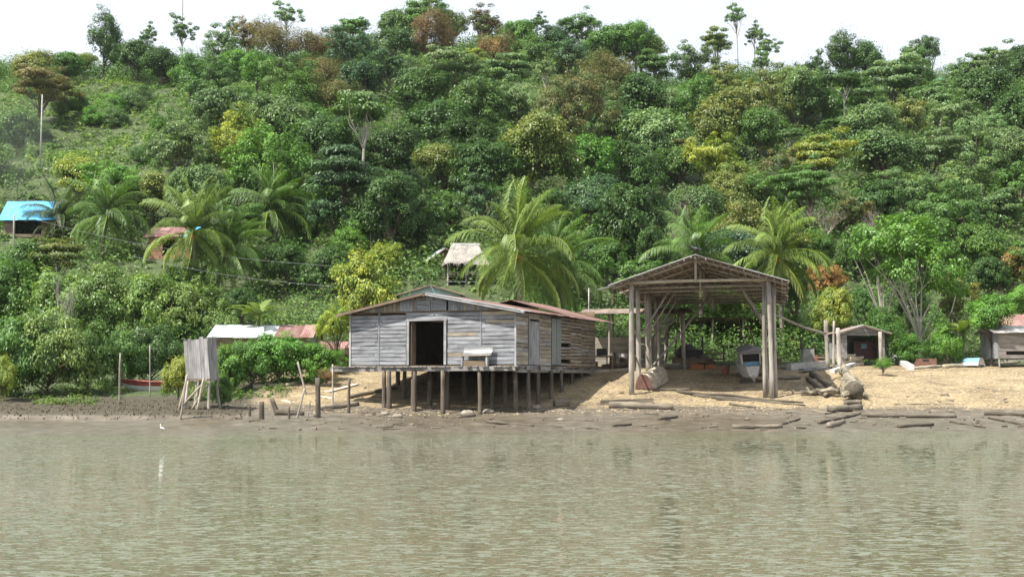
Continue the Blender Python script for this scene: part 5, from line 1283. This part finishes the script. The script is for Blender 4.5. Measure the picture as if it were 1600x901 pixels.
for px, py, rz_, nb, l in ((1075, 574, .2, 7, 'heap of dark scrap boards at the back left of the shed'), (1205, 572, -.3, 6, 'heap of scrap boards behind the shed right posts'), (960, 582, .1, 7, 'heap of dark offcuts under the low lean-to'), (1110, 571, -.1, 6, 'low heap of offcuts in the middle of the shed')):
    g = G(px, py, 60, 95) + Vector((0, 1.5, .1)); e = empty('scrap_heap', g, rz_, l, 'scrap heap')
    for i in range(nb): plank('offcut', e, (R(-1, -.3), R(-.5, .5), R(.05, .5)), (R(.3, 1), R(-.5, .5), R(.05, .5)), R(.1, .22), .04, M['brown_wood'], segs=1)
for px, Y, l, lean in ((1046, 80, 'left', .5), (1180, 82, 'right', -.6)):
    c = P(px, 570, Y); e = empty('ladder_frame', (c.x, Y, gzs(c.x, Y)), .1, f'dark leaning pole frame at the {l} rear of the shed', 'frame')
    for dx in (-.25, .25): pole('side_pole', e, (dx, 0, 0), (dx + lean, .8, 3.0), .05, .045, M['brown_wood'])
    for k in range(4): pole('rung', e, (-.3 + lean * (.2 + .2 * k), .8 * (.2 + .2 * k), .6 + .6 * k), (.3 + lean * (.2 + .2 * k), .8 * (.2 + .2 * k), .6 + .6 * k), .035, .03, M['brown_wood'])
# rocks
def rock(px, py, r, label):
    g = G(px, py, 50, 95); m = MB(); n = 10
    for j in range(7):
        a = math.pi * j / 6
        for i in range(n):
            t = 2 * math.pi * i / n; q = r * R(.82, 1.12); m.v.append(Vector((q * 1.35 * math.sin(a) * math.cos(t), q * math.sin(a) * math.sin(t), q * .62 * math.cos(a))))
    for j in range(6):
        for i in range(n): m.f.append((j * n + i, j * n + (i + 1) % n, j * n + n + (i + 1) % n, j * n + n + i)[::-1])
    tag(m.build('rock', M['rock'], None, True, g + Vector((0, 0, r * .25))), label, 'rock', 'rocks on the mud')
for a in ((731, 648, .27, 'flat mossy boulder under the stilt house right of centre'), (764, 645, .22, 'rounded boulder just right of the flat mossy boulder'), (621, 652, .2, 'small dark rock beside the front left piles'), (838, 638, .2, 'dark rock at the stilt house right corner pile'), (600, 648, .17, 'dark stone at the foot of the second pile'), (876, 657, .12, 'small muddy stone right of the boulders, near the water')): rock(*a)
# stuff: chips of wood and mud lumps, pebbles
def debris():
    m = MB()
    for i in range(260):
        px = R(560, 1640) if i % 4 else R(360, 700); py = R(640, 672) if R(0, 1) < .85 else R(600, 640); g = G(px, py, 50, 70) if i % 1 == 0 else None
        an = R(-.5, .5) + (math.pi / 2 if R(0, 1) < .15 else 0); L = .06 + .7 * R(0, 1) ** 3; d = Vector((math.cos(an), math.sin(an), R(-.1, .1)))
        m.beam(g + Vector((0, 0, .02)), g + d * L + Vector((0, 0, .03)), R(.03, .10), R(.04, .14), jit=.015)
    tag(m.build('driftwood_chips', M['log']), 'scattered driftwood chips and splinters over the mud', 'driftwood', kind='stuff')
    m = MB()
    for i in range(420):
        px = R(930, 1640) if i % 3 else R(340, 700); g = G(px, R(572, 655), 50, 80); an = R(0, 3.1); L = R(.05, .28)
        m.beam(g + Vector((0, 0, .015)), g + Vector((math.cos(an) * L, math.sin(an) * L, .02)), R(.015, .04), R(.03, .12), jit=.012)
    tag(m.build('beach_litter', M['tan_wood']), 'small pale scraps and bark bits strewn over the beach', 'litter', kind='stuff')
    m = MB()
    for i in range(5200):
        if i % 3: x, Y = R(4, 32), R(62, 75)
        else: x, Y = R(-18, 6), R(61, 74)
        if 800 + 2000 * x / Y < 420: continue
        z = gzs(x, Y)
        r = R(.012, .05) ** 1.0; c = Vector((x, Y, z + r * .3)); k = len(m.v)
        m.v += [c + Vector(q) * r for q in ((1.2, 0, 0), (0, 1.1, 0), (-1.2, .1, 0), (0, -1.1, 0), (.1, 0, .8))]
        m.f += [(k, k + 1, k + 4), (k + 1, k + 2, k + 4), (k + 2, k + 3, k + 4), (k + 3, k, k + 4)]
    o = m.build('pebbles', M['rock']); o.color = (1.7, 1.45, 1.1, 1); tag(o, 'pebbles strewn over the gravel beach', 'gravel', kind='stuff')
    m = MB()
    for i in range(1300):
        x = R(-27, -12.5); Y = R(58.5, 66) if i % 3 else R(59.6, 61.6); z = gzs(x, Y)
        if z < .3 or 800 + 2000 * x / Y > 400: continue
        a = Vector((x, Y, z - .02)); m.tube([a, a + Vector((R(-.05, .05), R(-.06, .03), R(.03, .12)))], [R(.015, .05), .008], 4, False)
    o = m.build('root_stubble', M['pile']); o.color = (.9, .8, .6, 1); tag(o, 'mangrove root stubble covering the left mud bank', 'roots', kind='stuff')
debris()
# ------------------------------------------------------------------ cables, lamp post, mast, tarps, birds
def cable(a, b, sag, label, r=.010):
    pts = [a.lerp(b, i / 24) - Vector((0, 0, sag * math.sin(math.pi * i / 24))) for i in range(25)]
    tag(MB().tube(pts, [r] * 25, 4).build('cable', M['cable'], None, True), label, 'cable', 'overhead cables')
cable(P(20, 333, 116), P(520, 416, 90), .8, 'upper overhead cable crossing the left palms')
cable(P(205, 400, 94), P(540, 449, 88), .35, 'lower overhead cable below the left palms')
c = P(66, 148, 140); e = empty('lamp_post', (c.x, 140, gzs(c.x, 140) - .2), 0, 'tall white lamp post on the left slope above the blue tarp roof', 'lamp post')
H = c.z - e.location.z; MB().tube([(0, 0, 0), (0, 0, H)], [.10, .06], 8).build('pole', M['concrete'], e, True)
zl_ = P(66, 264, 140).z - e.location.z; MB().tube([(0, 0, zl_ + .1), (.9, 0, zl_)], [.05, .04], 6).build('arm', M['white_paint'], e); MB().box((1.0, 0, zl_ - .02), (.8, .3, .14), None, .02).build('lamp_head', M['white_paint'], e)
c = P(287, -40, 222); e = empty('radio_mast', (c.x, 222, gzs(c.x, 222)), 0, 'thin radio mast line rising from the ridge out of the picture', 'mast')
MB().tube([(0, 0, 0), (-.1, 0, c.z - e.location.z)], [.10, .07], 6).build('mast_tube', M['cable'], e)
c = P(22, 400, 100); tag(pole('utility_pole', None, (c.x, 100, gzs(c.x, 100)), P(22, 335, 100), .09, .07, M['pole'], .002), 'slim utility pole below the blue tarp roof at left', 'pole')
for px, py, Y, l in ((1402, 136, 196, 'left teal tarp scrap among the hilltop trees'), (1464, 131, 196, 'right teal tarp scrap among the hilltop trees')):
    c = P(px, py, Y); tag(MB().prism([(-.9, 0, 0), (.8, .1, .1), (.9, .1, 1.0), (-.4, 0, .7)], (0, .05, 0)).build('tarp', M['teal'], None, False, c), l, 'tarp')
def bird(name, label, loc, rz, s, body, legs, neck, bill):
    e = empty(name, loc, rz, label, 'bird', None, s)
    nk = [(-.20, 0, .42), (-.1, 0, .44), (.05, 0, .46), (.16, 0, .50)] + neck; rd_ = [.03, .085, .10, .07] + [.035] * (len(neck) - 2) + [.045, .02]
    MB().tube(nk, rd_[:len(nk)], 9).build('body', M[body], e, True)
    MB().tube([neck[-1], (neck[-1][0] + .14, 0, neck[-1][2] - .02)], [.016, .003], 5).build('bill', M[bill], e)
    for y in (-.03, .03): MB().tube([(0, y, 0), (.02, y, .2), (0, y, .38)], [.008] * 3, 5).build('leg', M[legs], e)
    MB().tube([(-.18, 0, .43), (-.4, 0, .36)], [.05, .015], 6).build('tail', M[body], e, True)
g = P(253, 673, 52.0); bird('egret', 'small white egret standing in the shallows left of the privy', (g.x, 52.0, gzs(g.x, 52) + .0), 2.6, .38, 'feather', 'black', [(.24, 0, .60), (.18, 0, .72), (.24, 0, .84), (.31, 0, .82)], 'bill')
q = SM @ Vector((XM, .3, RZ + .1)); bird('vulture', 'black bird perched on the boat shed ridge', q, 2.5, .9, 'blackfeather', 'black', [(.24, 0, .56), (.28, 0, .64), (.34, 0, .63)], 'black')

# ------------------------------------------------------------------ air
def haze():
    m = bpy.data.materials.new('thin_haze'); m.use_nodes = True; t = m.node_tree; t.nodes.clear()
    o = t.nodes.new('ShaderNodeOutputMaterial'); v = t.nodes.new('ShaderNodeVolumePrincipled')
    v.inputs['Color'].default_value = (.86, .92, 1, 1); v.inputs['Density'].default_value = .00007; v.inputs['Anisotropy'].default_value = .2
    t.links.new(v.outputs[0], o.inputs['Volume'])
    h = MB().box((0, 60, 42), (16000, 2400, 92)).build('haze', m); tag(h, 'thin bluish air over the river and hill', 'haze', kind='stuff')
haze()

def smoke():
    m = bpy.data.materials.new('wood_smoke'); m.use_nodes = True; t = m.node_tree; t.nodes.clear()
    o = t.nodes.new('ShaderNodeOutputMaterial'); v = t.nodes.new('ShaderNodeVolumePrincipled')
    v.inputs['Color'].default_value = (.97, .99, 1, 1); v.inputs['Density'].default_value = .009; v.inputs['Anisotropy'].default_value = -.35
    t.links.new(v.outputs[0], o.inputs['Volume'])
    mb = MB(); c = P(18, 300, 117); pts = [c + Vector((R(-.4, .4) + .25 * i, 0, 1.5 * i - 1)) for i in range(8)]
    mb.tube(pts, [.5, 1.2, 1.9, 2.5, 2.9, 2.7, 1.9, .4], 16, True, .05)
    tag(mb.build('smoke', m, None, True), 'faint blue smoke drifting above the blue tarp roof', 'smoke', kind='stuff')
smoke()
